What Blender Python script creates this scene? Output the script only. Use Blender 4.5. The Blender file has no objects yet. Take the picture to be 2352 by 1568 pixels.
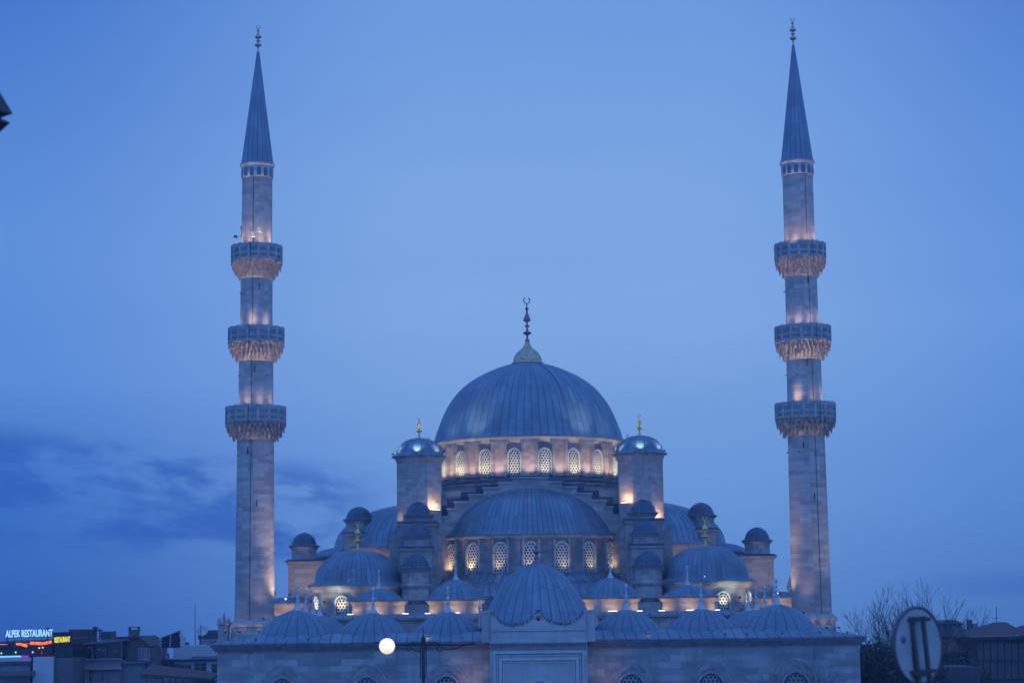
import bpy, math, random
from mathutils import Vector, Matrix
R = math.radians
PI = math.pi
random.seed(7)
S = bpy.context.scene
COL = S.collection

# ------------------------------------------------------------------ camera
HC = 12.0
cam = bpy.data.cameras.new('camera'); camo = bpy.data.objects.new('camera', cam); COL.objects.link(camo)
cam.sensor_width = 36.0
FPX = 4573.0
cam.lens = FPX / 2352 * 36
cam.clip_start = 0.2; cam.clip_end = 6000
CM = Matrix.Rotation(PI/2 + R(8.12), 3, 'X') @ Matrix.Rotation(-R(0.69), 3, 'Z')
camo.matrix_world = Matrix.Translation((0, 0, HC)) @ CM.to_4x4()
S.camera = camo
cam.dof.use_dof = True; cam.dof.focus_distance = 170; cam.dof.aperture_fstop = 2.8

def at(u, v, Y):
    """point at depth Y seen at (u, v) of the 2352 x 1568 view of the photograph"""
    d = CM @ Vector(((u-1176)/FPX, (784-v)/FPX, -1))
    return Vector((0, 0, HC)) + d * (Y / d.y)

# ------------------------------------------------------------------ sky
def lin(c):
    return tuple(((x/255)/12.92 if x/255 <= .04045 else ((x/255+.055)/1.055)**2.4) for x in c) + (1,)
w = bpy.data.worlds.new('World'); S.world = w; w.use_nodes = True
nt = w.node_tree; nt.nodes.clear()
SKY_BACK = 0.02
N = nt.nodes.new; L = nt.links.new
def mth(op, a, b=None, c=None, clamp=False):
    n = N('ShaderNodeMath'); n.operation = op; n.use_clamp = clamp
    for i, x in enumerate((a, b, c)):
        if x is None: continue
        if isinstance(x, (int, float)): n.inputs[i].default_value = x
        else: L(x, n.inputs[i])
    return n.outputs[0]
tc = N('ShaderNodeTexCoord'); sx = N('ShaderNodeSeparateXYZ'); L(tc.outputs['Generated'], sx.inputs[0])
el = mth('MULTIPLY', mth('ARCSINE', sx.outputs[2]), 180/PI)
az = mth('MULTIPLY', mth('ARCTAN2', sx.outputs[0], sx.outputs[1]), 180/PI)
def ramp(fac, stops):
    n = N('ShaderNodeValToRGB'); n.color_ramp.interpolation = 'EASE' if False else 'LINEAR'
    e = n.color_ramp.elements
    while len(e) < len(stops): e.new(0.5)
    for i, (p, c) in enumerate(stops): e[i].position = p; e[i].color = lin(c)
    L(fac, n.inputs[0]); return n.outputs[0]
def mixc(f, a, b, mode='MIX'):
    n = N('ShaderNodeMix'); n.data_type = 'RGBA'; n.blend_type = mode
    if isinstance(f, (int, float)): n.inputs[0].default_value = f
    else: L(f, n.inputs[0])
    for k, x in ((6, a), (7, b)):
        if isinstance(x, tuple): n.inputs[k].default_value = x
        else: L(x, n.inputs[k])
    return n.outputs[2]
f = mth('DIVIDE', mth('ADD', el, 2), 44, clamp=True)      # -2 .. 42 degrees
P_ = lambda e: (e+2)/44
cen = ramp(f, [(0, (84,124,188)), (P_(0.3), (94,139,203)), (P_(3.5), (112,157,216)), (P_(8.5), (130,170,224)), (P_(13), (124,165,223)), (P_(17.5), (109,154,218)), (1, (72,110,188))])
lef = ramp(f, [(0, (34,78,158)), (P_(0.3), (42,88,168)), (P_(3.5), (58,110,192)), (P_(7), (90,140,213)), (P_(11), (94,143,214)), (P_(17.5), (68,117,200)), (1, (46,86,168))])
rig = ramp(f, [(0, (66,106,170)), (P_(0.3), (74,118,184)), (P_(3.5), (90,140,206)), (P_(8.5), (102,150,218)), (P_(13), (94,142,214)), (P_(17.5), (80,125,203)), (1, (54,92,172))])
def mr(v, a, b, smooth=True):
    n = N('ShaderNodeMapRange'); n.interpolation_type = 'SMOOTHSTEP' if smooth else 'LINEAR'
    L(v, n.inputs[0]); n.inputs[1].default_value = a; n.inputs[2].default_value = b; return n.outputs[0]
sky = mixc(mr(az, -1.5, -16), cen, lef)
sky = mixc(mr(az, 5, 17), sky, rig)
# dusk cloud bands low on the left, a faint one low on the right
cb = N('ShaderNodeCombineXYZ'); L(mth('MULTIPLY', az, 0.30), cb.inputs[0]); L(mth('MULTIPLY', mth('ADD', el, mth('MULTIPLY', az, 0.10)), 0.85), cb.inputs[1])
no = N('ShaderNodeTexNoise'); no.inputs['Scale'].default_value = 1.0; no.inputs['Detail'].default_value = 7; no.inputs['Roughness'].default_value = 0.62; no.inputs['Distortion'].default_value = 0.15
L(cb.outputs[0], no.inputs['Vector'])
cl = mr(no.outputs[0], 0.40, 0.60)
band = mth('MULTIPLY', mr(az, -2.5, -6.5), mth('MULTIPLY', mr(mth('ADD', el, mth('MULTIPLY', az, 0.12)), 0.4, 1.5), mr(mth('ADD', el, mth('MULTIPLY', az, 0.12)), 4.3, 3.3)))
bandr = mth('MULTIPLY', mr(az, 10, 14), mth('MULTIPLY', mr(el, 0.5, 0.8), mr(el, 1.5, 1.0)))
cb2 = N('ShaderNodeCombineXYZ'); L(mth('MULTIPLY', az, 0.05), cb2.inputs[0]); L(mth('MULTIPLY', el, 0.35), cb2.inputs[1])
no2 = N('ShaderNodeTexNoise'); no2.inputs['Scale'].default_value = 1.3; no2.inputs['Detail'].default_value = 5
L(cb2.outputs[0], no2.inputs['Vector'])
sky = mixc(mth('MULTIPLY', mth('SUBTRACT', no2.outputs[0], 0.42), 0.30, clamp=True), sky, lin((80,128,205)))
sky = mixc(mth('MULTIPLY', mth('MULTIPLY', cl, band), 0.85), sky, lin((46,92,178)))
sky = mixc(mth('MULTIPLY', bandr, 0.5), sky, lin((58,104,182)))
# the open sky overhead and behind the camera, where the sun went down, is brighter than the part in view
back = mth('MULTIPLY', mr(sx.outputs[1], 0.90, 0.35), 1.0)
sky = mixc(back, sky, (.145, .38, 1.08, 1))
bg = N('ShaderNodeBackground'); 
L(mth('ADD', 1.07, mth('MULTIPLY', back, SKY_BACK)), bg.inputs[1]); L(sky, bg.inputs[0])
wo = N('ShaderNodeOutputWorld'); L(bg.outputs[0], wo.inputs[0])

# after-glow of the set sun: a very weak, very soft lamp low on the right behind the camera
sd = bpy.data.lights.new('sun', 'SUN'); sd.energy = 0.16; sd.angle = R(70); sd.color = (.45, .62, 1)
so = bpy.data.objects.new('sun', sd); COL.objects.link(so)
so.rotation_euler = Vector((-0.55, 0.75, -0.35)).to_track_quat('-Z', 'Y').to_euler()
S.view_settings.view_transform = 'Standard'; S.view_settings.look = 'None'
S.view_settings.exposure = 0; S.view_settings.gamma = 1
try: S.cycles.use_light_tree = True
except Exception: pass

# ------------------------------------------------------------------ materials
MATS = {}
class NT:
    def __init__(s, name):
        s.m = bpy.data.materials.new(name); s.m.use_nodes = True; s.t = s.m.node_tree
        s.b = s.t.nodes['Principled BSDF']
    def n(s, k, **kw):
        x = s.t.nodes.new(k)
        for a, b in kw.items():
            if a.startswith('_'): setattr(x, a[1:], b)
            else: x.inputs[a.replace('__', ' ')].default_value = b
        return x
    def l(s, a, b): s.t.links.new(a, b)
    def math(s, op, a, b=None, clamp=False):
        x = s.t.nodes.new('ShaderNodeMath'); x.operation = op; x.use_clamp = clamp
        for i, v in enumerate((a, b)):
            if v is None: continue
            if isinstance(v, (int, float)): x.inputs[i].default_value = v
            else: s.l(v, x.inputs[i])
        return x.outputs[0]
    def mix(s, f, a, b, mode='MIX'):
        x = s.t.nodes.new('ShaderNodeMix'); x.data_type = 'RGBA'; x.blend_type = mode
        for k, v in ((0, f), (6, a), (7, b)):
            if isinstance(v, (int, float, tuple)): x.inputs[k].default_value = v
            else: s.l(v, x.inputs[k])
        return x.outputs[2]
    def rng(s, v, a, b, c, d):
        x = s.t.nodes.new('ShaderNodeMapRange'); s.l(v, x.inputs[0])
        for i, q in enumerate((a, b, c, d)): x.inputs[i+1].default_value = q
        return x.outputs[0]
def plain(name, col, rough=.7, metal=0, emit=None, es=0, var=.15, sc=2.0):
    if name in MATS: return MATS[name]
    q = NT(name); q.b.inputs['Roughness'].default_value = rough; q.b.inputs['Metallic'].default_value = metal
    tc = q.n('ShaderNodeTexCoord'); no = q.n('ShaderNodeTexNoise', Scale=sc, Detail=5.0); q.l(tc.outputs['Object'], no.inputs['Vector'])
    c = q.mix(q.rng(no.outputs[0], .3, .7, 0, 1), tuple(x*(1-var) for x in col)+(1,), tuple(min(1, x*(1+var)) for x in col)+(1,))
    q.l(c, q.b.inputs['Base Color'])
    if emit: q.b.inputs['Emission Color'].default_value = emit+(1,); q.b.inputs['Emission Strength'].default_value = es
    MATS[name] = q.m; return q.m
def stone(name, col, rnd, bw=1.0, bh=.42, var=.42, dirt=.5):
    """coursed ashlar; rnd wraps the courses round the object's own axis"""
    if name in MATS: return MATS[name]
    q = NT(name); tc = q.n('ShaderNodeTexCoord'); sp = q.n('ShaderNodeSeparateXYZ'); q.l(tc.outputs['Object'], sp.inputs[0])
    x, y, z = sp.outputs
    if rnd:
        r = q.math('SQRT', q.math('ADD', q.math('MULTIPLY', x, x), q.math('MULTIPLY', y, y)))
        r = q.math('ROUND', q.math('MULTIPLY', r, .8)); r = q.math('MAXIMUM', q.math('DIVIDE', r, .8), 1.2)
        u = q.math('MULTIPLY', q.math('ARCTAN2', x, y), r)
    else: u = q.math('ADD', x, y)
    cv = q.n('ShaderNodeCombineXYZ'); q.l(u, cv.inputs[0]); q.l(z, cv.inputs[1])
    br = q.n('ShaderNodeTexBrick', Scale=1.0, _offset=.5); br.inputs['Brick Width'].default_value = bw; br.inputs['Row Height'].default_value = bh
    br.inputs['Mortar Size'].default_value = .012; br.inputs['Mortar Smooth'].default_value = .4
    br.inputs['Color1'].default_value = (0,0,0,1); br.inputs['Color2'].default_value = (1,1,1,1); br.inputs['Mortar'].default_value = (.3,.3,.3,1)
    q.l(cv.outputs[0], br.inputs['Vector'])
    mp = q.n('ShaderNodeMapping'); mp.inputs['Scale'].default_value = (.35, 1.3, 1); q.l(cv.outputs[0], mp.inputs[0])
    n1 = q.n('ShaderNodeTexNoise', Scale=1.0, Detail=7.0, Roughness=.65); q.l(mp.outputs[0], n1.inputs['Vector'])
    n2 = q.n('ShaderNodeTexNoise', Scale=.35, Detail=4.0); q.l(tc.outputs['Object'], n2.inputs['Vector'])
    mp3 = q.n('ShaderNodeMapping'); mp3.inputs['Scale'].default_value = (2.2, .16, 1); q.l(cv.outputs[0], mp3.inputs[0])
    n3 = q.n('ShaderNodeTexNoise', Scale=1.0, Detail=5.0, Roughness=.6); q.l(mp3.outputs[0], n3.inputs['Vector'])
    d = tuple(c*(1-var) for c in col)+(1,); l_ = tuple(min(.9, c*(1+var*.55)) for c in col)+(1,)
    t = q.math('ADD', q.math('MULTIPLY', br.outputs[0], .58), q.math('MULTIPLY', q.rng(n1.outputs[0], .3, .72, 0, 1), .42))
    c = q.mix(t, d, l_)
    c = q.mix(q.math('MULTIPLY', q.rng(n2.outputs[0], .46, .7, 0, 1), dirt), c, (col[0]*.55, col[1]*.52, col[2]*.52, 1))
    c = q.mix(q.math('MULTIPLY', q.rng(n3.outputs[0], .52, .75, 0, 1), dirt*.7), c, (col[0]*.45, col[1]*.45, col[2]*.47, 1))
    c = q.mix(q.math('MULTIPLY', br.outputs[1], .3), c, tuple(v*.45 for v in col)+(1,))
    q.l(c, q.b.inputs['Base Color']); q.b.inputs['Roughness'].default_value = .85
    bp = q.n('ShaderNodeBump', Strength=.35, Distance=.05); q.l(q.math('SUBTRACT', n1.outputs[0], q.math('MULTIPLY', br.outputs[1], .8)), bp.inputs['Height']); q.l(bp.outputs[0], q.b.inputs['Normal'])
    MATS[name] = q.m; return q.m
def lead(seams, rows=1.3, col=(.165,.222,.285), z0=0, linear=False):
    """lead sheets with rolled seams; seams run down from the object's own axis (or across, for flat roofs)"""
    name = 'lead_%d%s' % (seams, 'flat' if linear else '')
    if name in MATS: return MATS[name]
    q = NT(name); tc = q.n('ShaderNodeTexCoord'); sp = q.n('ShaderNodeSeparateXYZ'); q.l(tc.outputs['Object'], sp.inputs[0])
    x, y, z = sp.outputs
    if linear: a = q.math('MULTIPLY', q.math('ADD', x, q.math('MULTIPLY', y, .02)), 1/.75); zz = q.math('DIVIDE', y, rows)
    else:
        a = q.math('MULTIPLY', q.math('ARCTAN2', x, y), seams/(2*PI)); a = q.math('ADD', a, 500.37); zz = q.math('DIVIDE', z, rows)
    fr = q.math('FRACT', a); d = q.math('ABSOLUTE', q.math('SUBTRACT', fr, .5))           # .5 at a seam
    seam = q.rng(d, .40, .485, 0, 1)
    idx = q.math('FLOOR', a)
    zs = q.math('ADD', zz, q.math('MULTIPLY', q.math('MODULO', q.math('ADD', idx, 1000), 2), .08))
    fz = q.math('FRACT', zs); hs = q.rng(q.math('ABSOLUTE', q.math('SUBTRACT', fz, .5)), .465, .495, 0, 1)
    cv = q.n('ShaderNodeCombineXYZ'); q.l(idx, cv.inputs[0]); q.l(q.math('FLOOR', zs), cv.inputs[1])
    wn = q.n('ShaderNodeTexWhiteNoise'); q.l(cv.outputs[0], wn.inputs['Vector'])
    n1 = q.n('ShaderNodeTexNoise', Scale=.55, Detail=6.0, Roughness=.6); q.l(tc.outputs['Object'], n1.inputs['Vector'])
    cs = q.n('ShaderNodeCombineXYZ'); q.l(q.math('MULTIPLY', a, 2.3), cs.inputs[0]); q.l(q.math('MULTIPLY', zz, .5), cs.inputs[1])
    n2 = q.n('ShaderNodeTexNoise', Scale=1.0, Detail=3.0); q.l(cs.outputs[0], n2.inputs['Vector'])
    t = q.math('ADD', q.math('MULTIPLY', wn.outputs[0], .38), q.math('ADD', q.math('MULTIPLY', q.rng(n1.outputs[0], .3, .7, 0, 1), .35), q.math('MULTIPLY', q.rng(n2.outputs[0], .3, .7, 0, 1), .27)))
    c = q.mix(t, tuple(v*.66 for v in col)+(1,), tuple(v*1.34 for v in col)+(1,))
    n4 = q.n('ShaderNodeTexNoise', Scale=.22, Detail=8.0, Roughness=.7); q.l(tc.outputs['Object'], n4.inputs['Vector'])
    cs5 = q.n('ShaderNodeCombineXYZ'); q.l(q.math('MULTIPLY', a, 1.1), cs5.inputs[0]); q.l(q.math('MULTIPLY', zz, .35), cs5.inputs[1])
    n5 = q.n('ShaderNodeTexNoise', Scale=1.0, Detail=6.0, Roughness=.7); q.l(cs5.outputs[0], n5.inputs['Vector'])
    c = q.mix(q.math('MULTIPLY', q.rng(n4.outputs[0], .48, .66, 0, 1), .5), c, tuple(v*.5 for v in col)+(1,))          # old, darker sheets
    c = q.mix(q.math('MULTIPLY', q.rng(n5.outputs[0], .56, .72, 0, 1), .45), c, (min(.6,col[0]*2.0), min(.6,col[1]*1.75), min(.6,col[2]*1.5), 1))   # pale oxide runs
    c = q.mix(q.math('MULTIPLY', q.math('MAXIMUM', seam, q.math('MULTIPLY', hs, .4)), .6), c, tuple(v*.25 for v in col)+(1,))
    q.l(c, q.b.inputs['Base Color'])
    q.l(q.rng(t, 0, 1, .5, .36), q.b.inputs['Roughness']); q.b.inputs['Metallic'].default_value = .25
    bp = q.n('ShaderNodeBump', Strength=.6, Distance=.06)
    q.l(q.math('ADD', q.math('MULTIPLY', seam, 1.0), q.math('ADD', q.math('MULTIPLY', hs, .3), q.math('MULTIPLY', n2.outputs[0], .5))), bp.inputs['Height']); q.l(bp.outputs[0], q.b.inputs['Normal'])
    MATS[name] = q.m; return q.m

SF = stone('ashlar_flat', (.43,.385,.355), False)
SR = stone('ashlar_round', (.46,.405,.375), True, bw=.9, bh=.38)
SW = stone('ashlar_wall', (.36,.37,.38), False, bw=1.5, bh=.45, var=.5, dirt=.7)
SM = stone('marble_pale', (.46,.47,.47), False, bw=1.8, bh=.62, var=.16, dirt=.45)
TRIM = plain('stone_trim', (.40,.38,.37), .8, var=.3, sc=1.2)
LEADP = plain('lead_plain', (.05,.06,.085), .5, .2, var=.3)
PLAST = plain('plaster_lattice', (.62,.58,.50), .8, var=.12)
GLASS = plain('dark_glass', (.05,.045,.055), .12, var=.2)
GOLD = plain('gilt_copper', (.80,.55,.18), .35, .55, var=.15)
BRONZ = plain('weathered_copper', (.50,.38,.25), .38, .6, var=.3, sc=4)
DKCOP = plain('dark_copper', (.22,.16,.17), .4, .7)
ALEM = plain('pale_marble_finial', (.48,.50,.52), .5, var=.1)
BLACK = plain('black_iron', (.03,.032,.04), .5)
TILE = plain('blue_tile', (.03,.13,.20), .3, var=.35)
WARM = (1.0, .62, .33); COOL = (.80, 1.0, .88); PINK = (1.0, .60, .42)
def emis(name, col, s): return plain(name, tuple(c*.5 for c in col), .5, emit=col, es=s)
TUBE = emis('tube_warm', (1, .82, .58), 2.2)
LENS = emis('lamp_lens', (1, .78, .5), 1.0)
LENSC = emis('lamp_lens_cool', (.85, 1, .92), .9)

# ------------------------------------------------------------------ mesh helpers
class MB:
    def __init__(s): s.v = []; s.f = []; s.mi = []; s.sm = []
    def add(s, vs, fs, mi=0, smooth=False, M=None):
        o = len(s.v)
        s.v += [tuple(M @ Vector(p)) if M else tuple(p) for p in vs]
        s.f += [tuple(i+o for i in f) for f in fs]; s.mi += [mi]*len(fs); s.sm += [smooth]*len(fs); return s
    def box(s, x0, x1, y0, y1, z0, z1, mi=0, M=None, tx=0, ty=0):
        return s.add([(x0,y0,z0),(x1,y0,z0),(x1,y1,z0),(x0,y1,z0),(x0+tx,y0+ty,z1),(x1-tx,y0+ty,z1),(x1-tx,y1-ty,z1),(x0+tx,y1-ty,z1)],
              [(0,3,2,1),(4,5,6,7),(0,1,5,4),(1,2,6,5),(2,3,7,6),(3,0,4,7)], mi, False, M)
    def lathe(s, prof, seg=32, mi=0, smooth=True, a0=0.0, M=None, part=None, wob=None, cap=True):
        vs = []; fs = []; full = part is None
        n = seg if full else seg+1
        for r, z in prof:
            for k in range(n):
                a = a0 + (2*PI*k/seg if full else part[0] + (part[1]-part[0])*k/seg)
                rr = r*(wob(k, r, z) if wob else 1)
                vs.append((rr*math.sin(a), -rr*math.cos(a), z))
        for i in range(len(prof)-1):
            for k in range(seg if full else seg):
                a, b = i*n+k, i*n+(k+1) % n if full else i*n+k+1
                fs.append((a, b, b+n, a+n))
        s.add(vs, fs, mi, smooth, M)
        if full and cap:
            if prof[0][0] > 1e-3: s.add(vs[:n], [tuple(range(n-1, -1, -1))], mi, False, M)
            if prof[-1][0] > 1e-3: s.add(vs[-n:], [tuple(range(n))], mi, False, M)
        return s
    def prism(s, poly, y0, y1, mi=0, M=None):
        """poly in x,z (counter-clockwise seen from -y) extruded y0..y1"""
        n = len(poly); vs = [(x, y0, z) for x, z in poly]+[(x, y1, z) for x, z in poly]
        fs = [tuple(range(n)), tuple(range(2*n-1, n-1, -1))]+[(i, i+n, (i+1) % n+n, (i+1) % n) for i in range(n)]
        return s.add(vs, fs, mi, False, M)
    def strip(s, outer, inner, y0, y1, mi=0, M=None):
        n = len(outer); vs = [(x,y0,z) for x,z in outer]+[(x,y0,z) for x,z in inner]+[(x,y1,z) for x,z in outer]+[(x,y1,z) for x,z in inner]
        fs = []
        for i in range(n-1):
            fs += [(i, n+i, n+i+1, i+1), (i, i+1, 2*n+i+1, 2*n+i), (n+i+1, n+i, 3*n+i, 3*n+i+1)]
        return s.add(vs, fs, mi, False, M)
    def tube(s, p, q, r0, r1=None, seg=6, mi=0):
        p = Vector(p); q = Vector(q); r1 = r0 if r1 is None else r1
        d = q-p
        if d.length < 1e-6: return s
        M = Matrix.Translation(p) @ d.to_track_quat('Z', 'Y').to_matrix().to_4x4()
        return s.lathe([(r0, 0), (r1, d.length)], seg, mi, True, M=M)
    def ring(s, c, R_, r, axis='Y', seg=20, mi=0, a0=0, a1=2*PI):
        pts = []
        for k in range(seg+1):
            a = a0+(a1-a0)*k/seg
            pts.append(Vector(c)+(Vector((math.cos(a)*R_, 0, math.sin(a)*R_)) if axis == 'Y' else Vector((math.cos(a)*R_, math.sin(a)*R_, 0))))
        for a, b in zip(pts, pts[1:]): s.tube(a, b, r, seg=6, mi=mi)
        return s
CACHE = {}
def part(name, mb, mats, parent=None, loc=(0,0,0), rz=0.0, key=None, label=None, kind=None):
    if key and key in CACHE: me = CACHE[key]
    else:
        if callable(mb): mb = mb()
        me = bpy.data.meshes.new(name); me.from_pydata(mb.v, [], mb.f)
        for m in (mats if isinstance(mats, (list, tuple)) else [mats]):
            if m: me.materials.append(m)
        me.polygons.foreach_set('material_index', mb.mi); me.polygons.foreach_set('use_smooth', mb.sm); me.update()
        if key: CACHE[key] = me
    o = bpy.data.objects.new(name, me); COL.objects.link(o)
    o.location = loc; o.rotation_euler = (0, 0, rz)
    if parent: o.parent = parent
    if label: o['label'] = label
    if kind: o['kind'] = kind
    return o
def thing(name, label, cat, loc=(0,0,0), group=None, rz=0):
    o = bpy.data.objects.new(name, None); COL.objects.link(o); o.location = loc; o.rotation_euler = (0,0,rz)
    o['label'] = label; o['category'] = cat
    if group: o['group'] = group
    return o
def tag(o, label, cat, group=None):
    o['label'] = label; o['category'] = cat
    if group: o['group'] = group
    return o
def lamp(kind, parent, loc, target=None, energy=50, color=WARM, size=.3, size_y=None, angle=90, blend=.8, radius=.12):
    d = bpy.data.lights.new('light', kind); d.energy = energy; d.color = color
    if kind == 'SPOT': d.spot_size = R(angle); d.spot_blend = blend; d.shadow_soft_size = radius
    elif kind == 'AREA':
        d.size = size
        if size_y: d.shape = 'RECTANGLE'; d.size_y = size_y
    else: d.shadow_soft_size = radius
    o = bpy.data.objects.new('light', d); COL.objects.link(o); o.location = loc; o.parent = parent
    if target is not None: o.rotation_euler = (Vector(target)-Vector(loc)).to_track_quat('-Z', 'Y').to_euler()
    return o
def flood_mesh(lens=1):
    m = MB(); m.box(-.16,.16,-.10,.10,-.12,.12,0,tx=.02,ty=.02); m.box(-.13,.13,-.08,.08,.121,.135,lens); m.box(-.03,.03,-.03,.03,-.3,-.121,0); m.box(-.19,-.161,-.03,.03,-.2,.05,0); m.box(.161,.19,-.03,.03,-.2,.05,0); return m
def flood(parent, loc, target, energy, color=WARM, angle=90, lens=None, blend=.9, radius=.12, size=.62):
    """small metal floodlight; loc/target in the parent's frame"""
    lens = lens or (LENSC if color == COOL else LENS)
    o = part('floodlight', flood_mesh, [BLACK, lens], parent, loc, key='flood'+lens.name)
    o.scale = (size,)*3
    d = Vector(target)-Vector(loc)
    lp = lamp('SPOT', o, (0,0,.24), None, energy, color, angle=angle, blend=blend, radius=radius)
    lp.rotation_euler = d.to_track_quat('-Z', 'Y').to_euler()
    return o
def tube_light(parent, loc, length, energy, up=True, color=WARM, rz=0, tgt=(0,.6,1)):
    m = MB(); m.box(-length/2, length/2, -.06, .06, -.10, -.03, 0); m.box(-length/2+.02, length/2-.02, -.04, .04, -.029, .04, 1)
    o = part('strip_light', m, [BLACK, TUBE], parent, loc, rz)
    lamp('AREA', o, (0, 0, .08), (0+tgt[0], tgt[1], .08+tgt[2]), energy, color, size=length, size_y=.08)
    return o

def arch(wd, h, n=7, sharp=1.12):
    """pointed-arch outline from bottom left, up, over, to bottom right"""
    hw = wd/2; rad = hw*sharp; cx = rad-hw; ha = math.sqrt(rad*rad-cx*cx); sp = h-ha
    pts = [(-hw, 0), (-hw, sp)]
    a_end = math.acos(cx/rad)
    for k in range(1, n+1):
        a = a_end*k/n; pts.append((cx-rad*math.cos(a), sp+rad*math.sin(a)))
    return pts+[(-x, z) for x, z in pts[-2::-1]]
def window_mesh(wd=1.2, h=2.5, nx=4, fr=.13, door=False):
    m = MB(); out = arch(wd+2*fr, h+fr*1.3); inn = arch(wd, h)
    m.strip(out, inn, -.20, 0, 0)
    m.add([(x, -.04, z) for x, z in inn], [tuple(range(len(inn)))[::-1]], 2)
    p = wd/nx; ro = p/math.sqrt(3); hw = wd/2; rad = hw*1.12; cx = rad-hw; sp = h-math.sqrt(rad*rad-cx*cx)
    j = 0; z = p*.3
    while z < h:
        for i in range(-nx, nx+1):
            x = (i+(.5 if j % 2 else 0))*p
            if abs(x) > hw-p*.12: continue
            if z > sp and math.hypot(abs(x)+cx, z-sp) > rad-p*.22: continue
            vs = []; K = 12
            for k in range(K):
                a = R(30*k+30)
                rr = ro/math.cos(((k % 2))*R(30))*(math.cos(R(30)) if k % 2 else 1)  # hexagon rim, mid-sides too
                rr = ro if k % 2 == 0 else ro*math.cos(R(30))
                vs.append((x+rr*math.cos(a), -.10, z+rr*math.sin(a)))
            for k in range(K):
                a = R(30*k+30); vs.append((x+p*.36*math.cos(a), -.10, z+p*.38*math.sin(a)))
            for k in range(K):
                a = R(30*k+30); vs.append((x+p*.36*math.cos(a), -.041, z+p*.38*math.sin(a)))
            m.add(vs, [(k, (k+1) % K, K+(k+1) % K, K+k) for k in range(K)]+[(K+k, K+(k+1) % K, 2*K+(k+1) % K, 2*K+k) for k in range(K)], 1)
        z += p*.866; j += 1
    return m
def dome_prof(R_, h, n=12, pw=1.0, z0=0.0, r_end=0.0):
    out = []
    for k in range(n+1):
        a = PI/2*k/n
        out.append((max(R_*math.cos(a)**pw, r_end), z0+h*math.sin(a)))
    return out
DP = [(0,1),(.08,.982),(.16,.957),(.28,.918),(.416,.864),(.54,.795),(.656,.710),(.77,.585),(.864,.437),(.93,.305),(.975,.17),(1,.0)]
CDP = [(0,1),(.12,.965),(.26,.905),(.42,.81),(.58,.69),(.72,.555),(.84,.405),(.93,.255),(.98,.13),(1,0)]
def dome_curve(R_, h, z0=0.0, r_end=0.02, per=3, pts=DP):
    out = []
    for i in range(len(pts)-1):
        p0, p1, p2, p3 = pts[max(i-1,0)], pts[i], pts[i+1], pts[min(i+2,len(pts)-1)]
        for k in range(per):
            t = k/per
            q = [.5*(2*p1[j]+(p2[j]-p0[j])*t+(2*p0[j]-5*p1[j]+4*p2[j]-p3[j])*t*t+(3*p1[j]-p0[j]-3*p2[j]+p3[j])*t**3) for j in (0,1)]
            out.append((max(q[1]*R_, r_end), z0+q[0]*h))
    return out+[(r_end, z0+h)]
def finial_prof(s=1.0, base=.5):
    """stacked knobs of an Ottoman finial, unit height about 1"""
    p = [(base*.30,0),(base*.24,.05),(base*.12,.14),(.035,.24),(.03,.28),(.09,.30),(.115,.335),(.09,.37),(.03,.39),(.028,.44),(.06,.455),(.075,.475),(.06,.495),(.025,.51),
         (.03,.54),(.10,.57),(.105,.60),(.06,.66),(.03,.74),(.022,.78),(.05,.795),(.05,.815),(.02,.83),(.015,.87),(0,.875)]
    return [(r*s, z*s) for r, z in p]
def finial_mesh(h=2.0, base=.5, fat=1.0, crescent=True):
    m = MB(); m.lathe([(r*fat, z) for r, z in finial_prof(h, base/h)], 14)
    if crescent: m.ring((0,0,h*.93), h*.055*fat, h*.013*fat, a0=R(125), a1=R(415), seg=18)
    return m
def marble_finial(h=1.9):
    p = [(.42,0),(.40,.06),(.20,.18),(.13,.30),(.10,.36),(.14,.38),(.10,.41),(.07,.48),(.13,.53),(.12,.57),(.06,.61),(.055,.68),(.10,.71),(.05,.75),(.04,.80),(.07,.84),(.12,.89),(.09,.94),(.02,1.0),(0,1.0)]
    return MB().lathe([(r*h*(.42 if z < .3 else .52), z*h) for r, z in p], 12)

X0 = 1.55    # axis of the mosque
# ================================================================== ground, road, bridge deck
g = MB(); g.box(-680, 680, -50, 680, -1, 0)
gr = part('ground', g, plain('paving', (.10,.10,.11), .9, var=.25, sc=.4)); gr['kind'] = 'structure'
g = MB(); pr = [(-12,10.3),(24,10.3),(60,5.6),(112,.15),(112,.01),(-12,.01)]
n = len(pr); vs = [(-9,y,z) for y,z in pr]+[(9,y,z) for y,z in pr]
g.add(vs, [tuple(range(n)), tuple(range(2*n-1,n-1,-1))]+[(i,i+n,(i+1)%n+n,(i+1)%n) for i in range(n)])
br_ = part('bridge_road', g, plain('asphalt', (.05,.05,.052), .9, var=.25, sc=3)); br_['kind'] = 'structure'
def ramp_z(y):
    for (y0,z0),(y1,z1) in zip(pr, pr[1:4]):
        if y0 <= y <= y1: return z0+(z1-z0)*(y-y0)/(y1-y0)
    return 0

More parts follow.
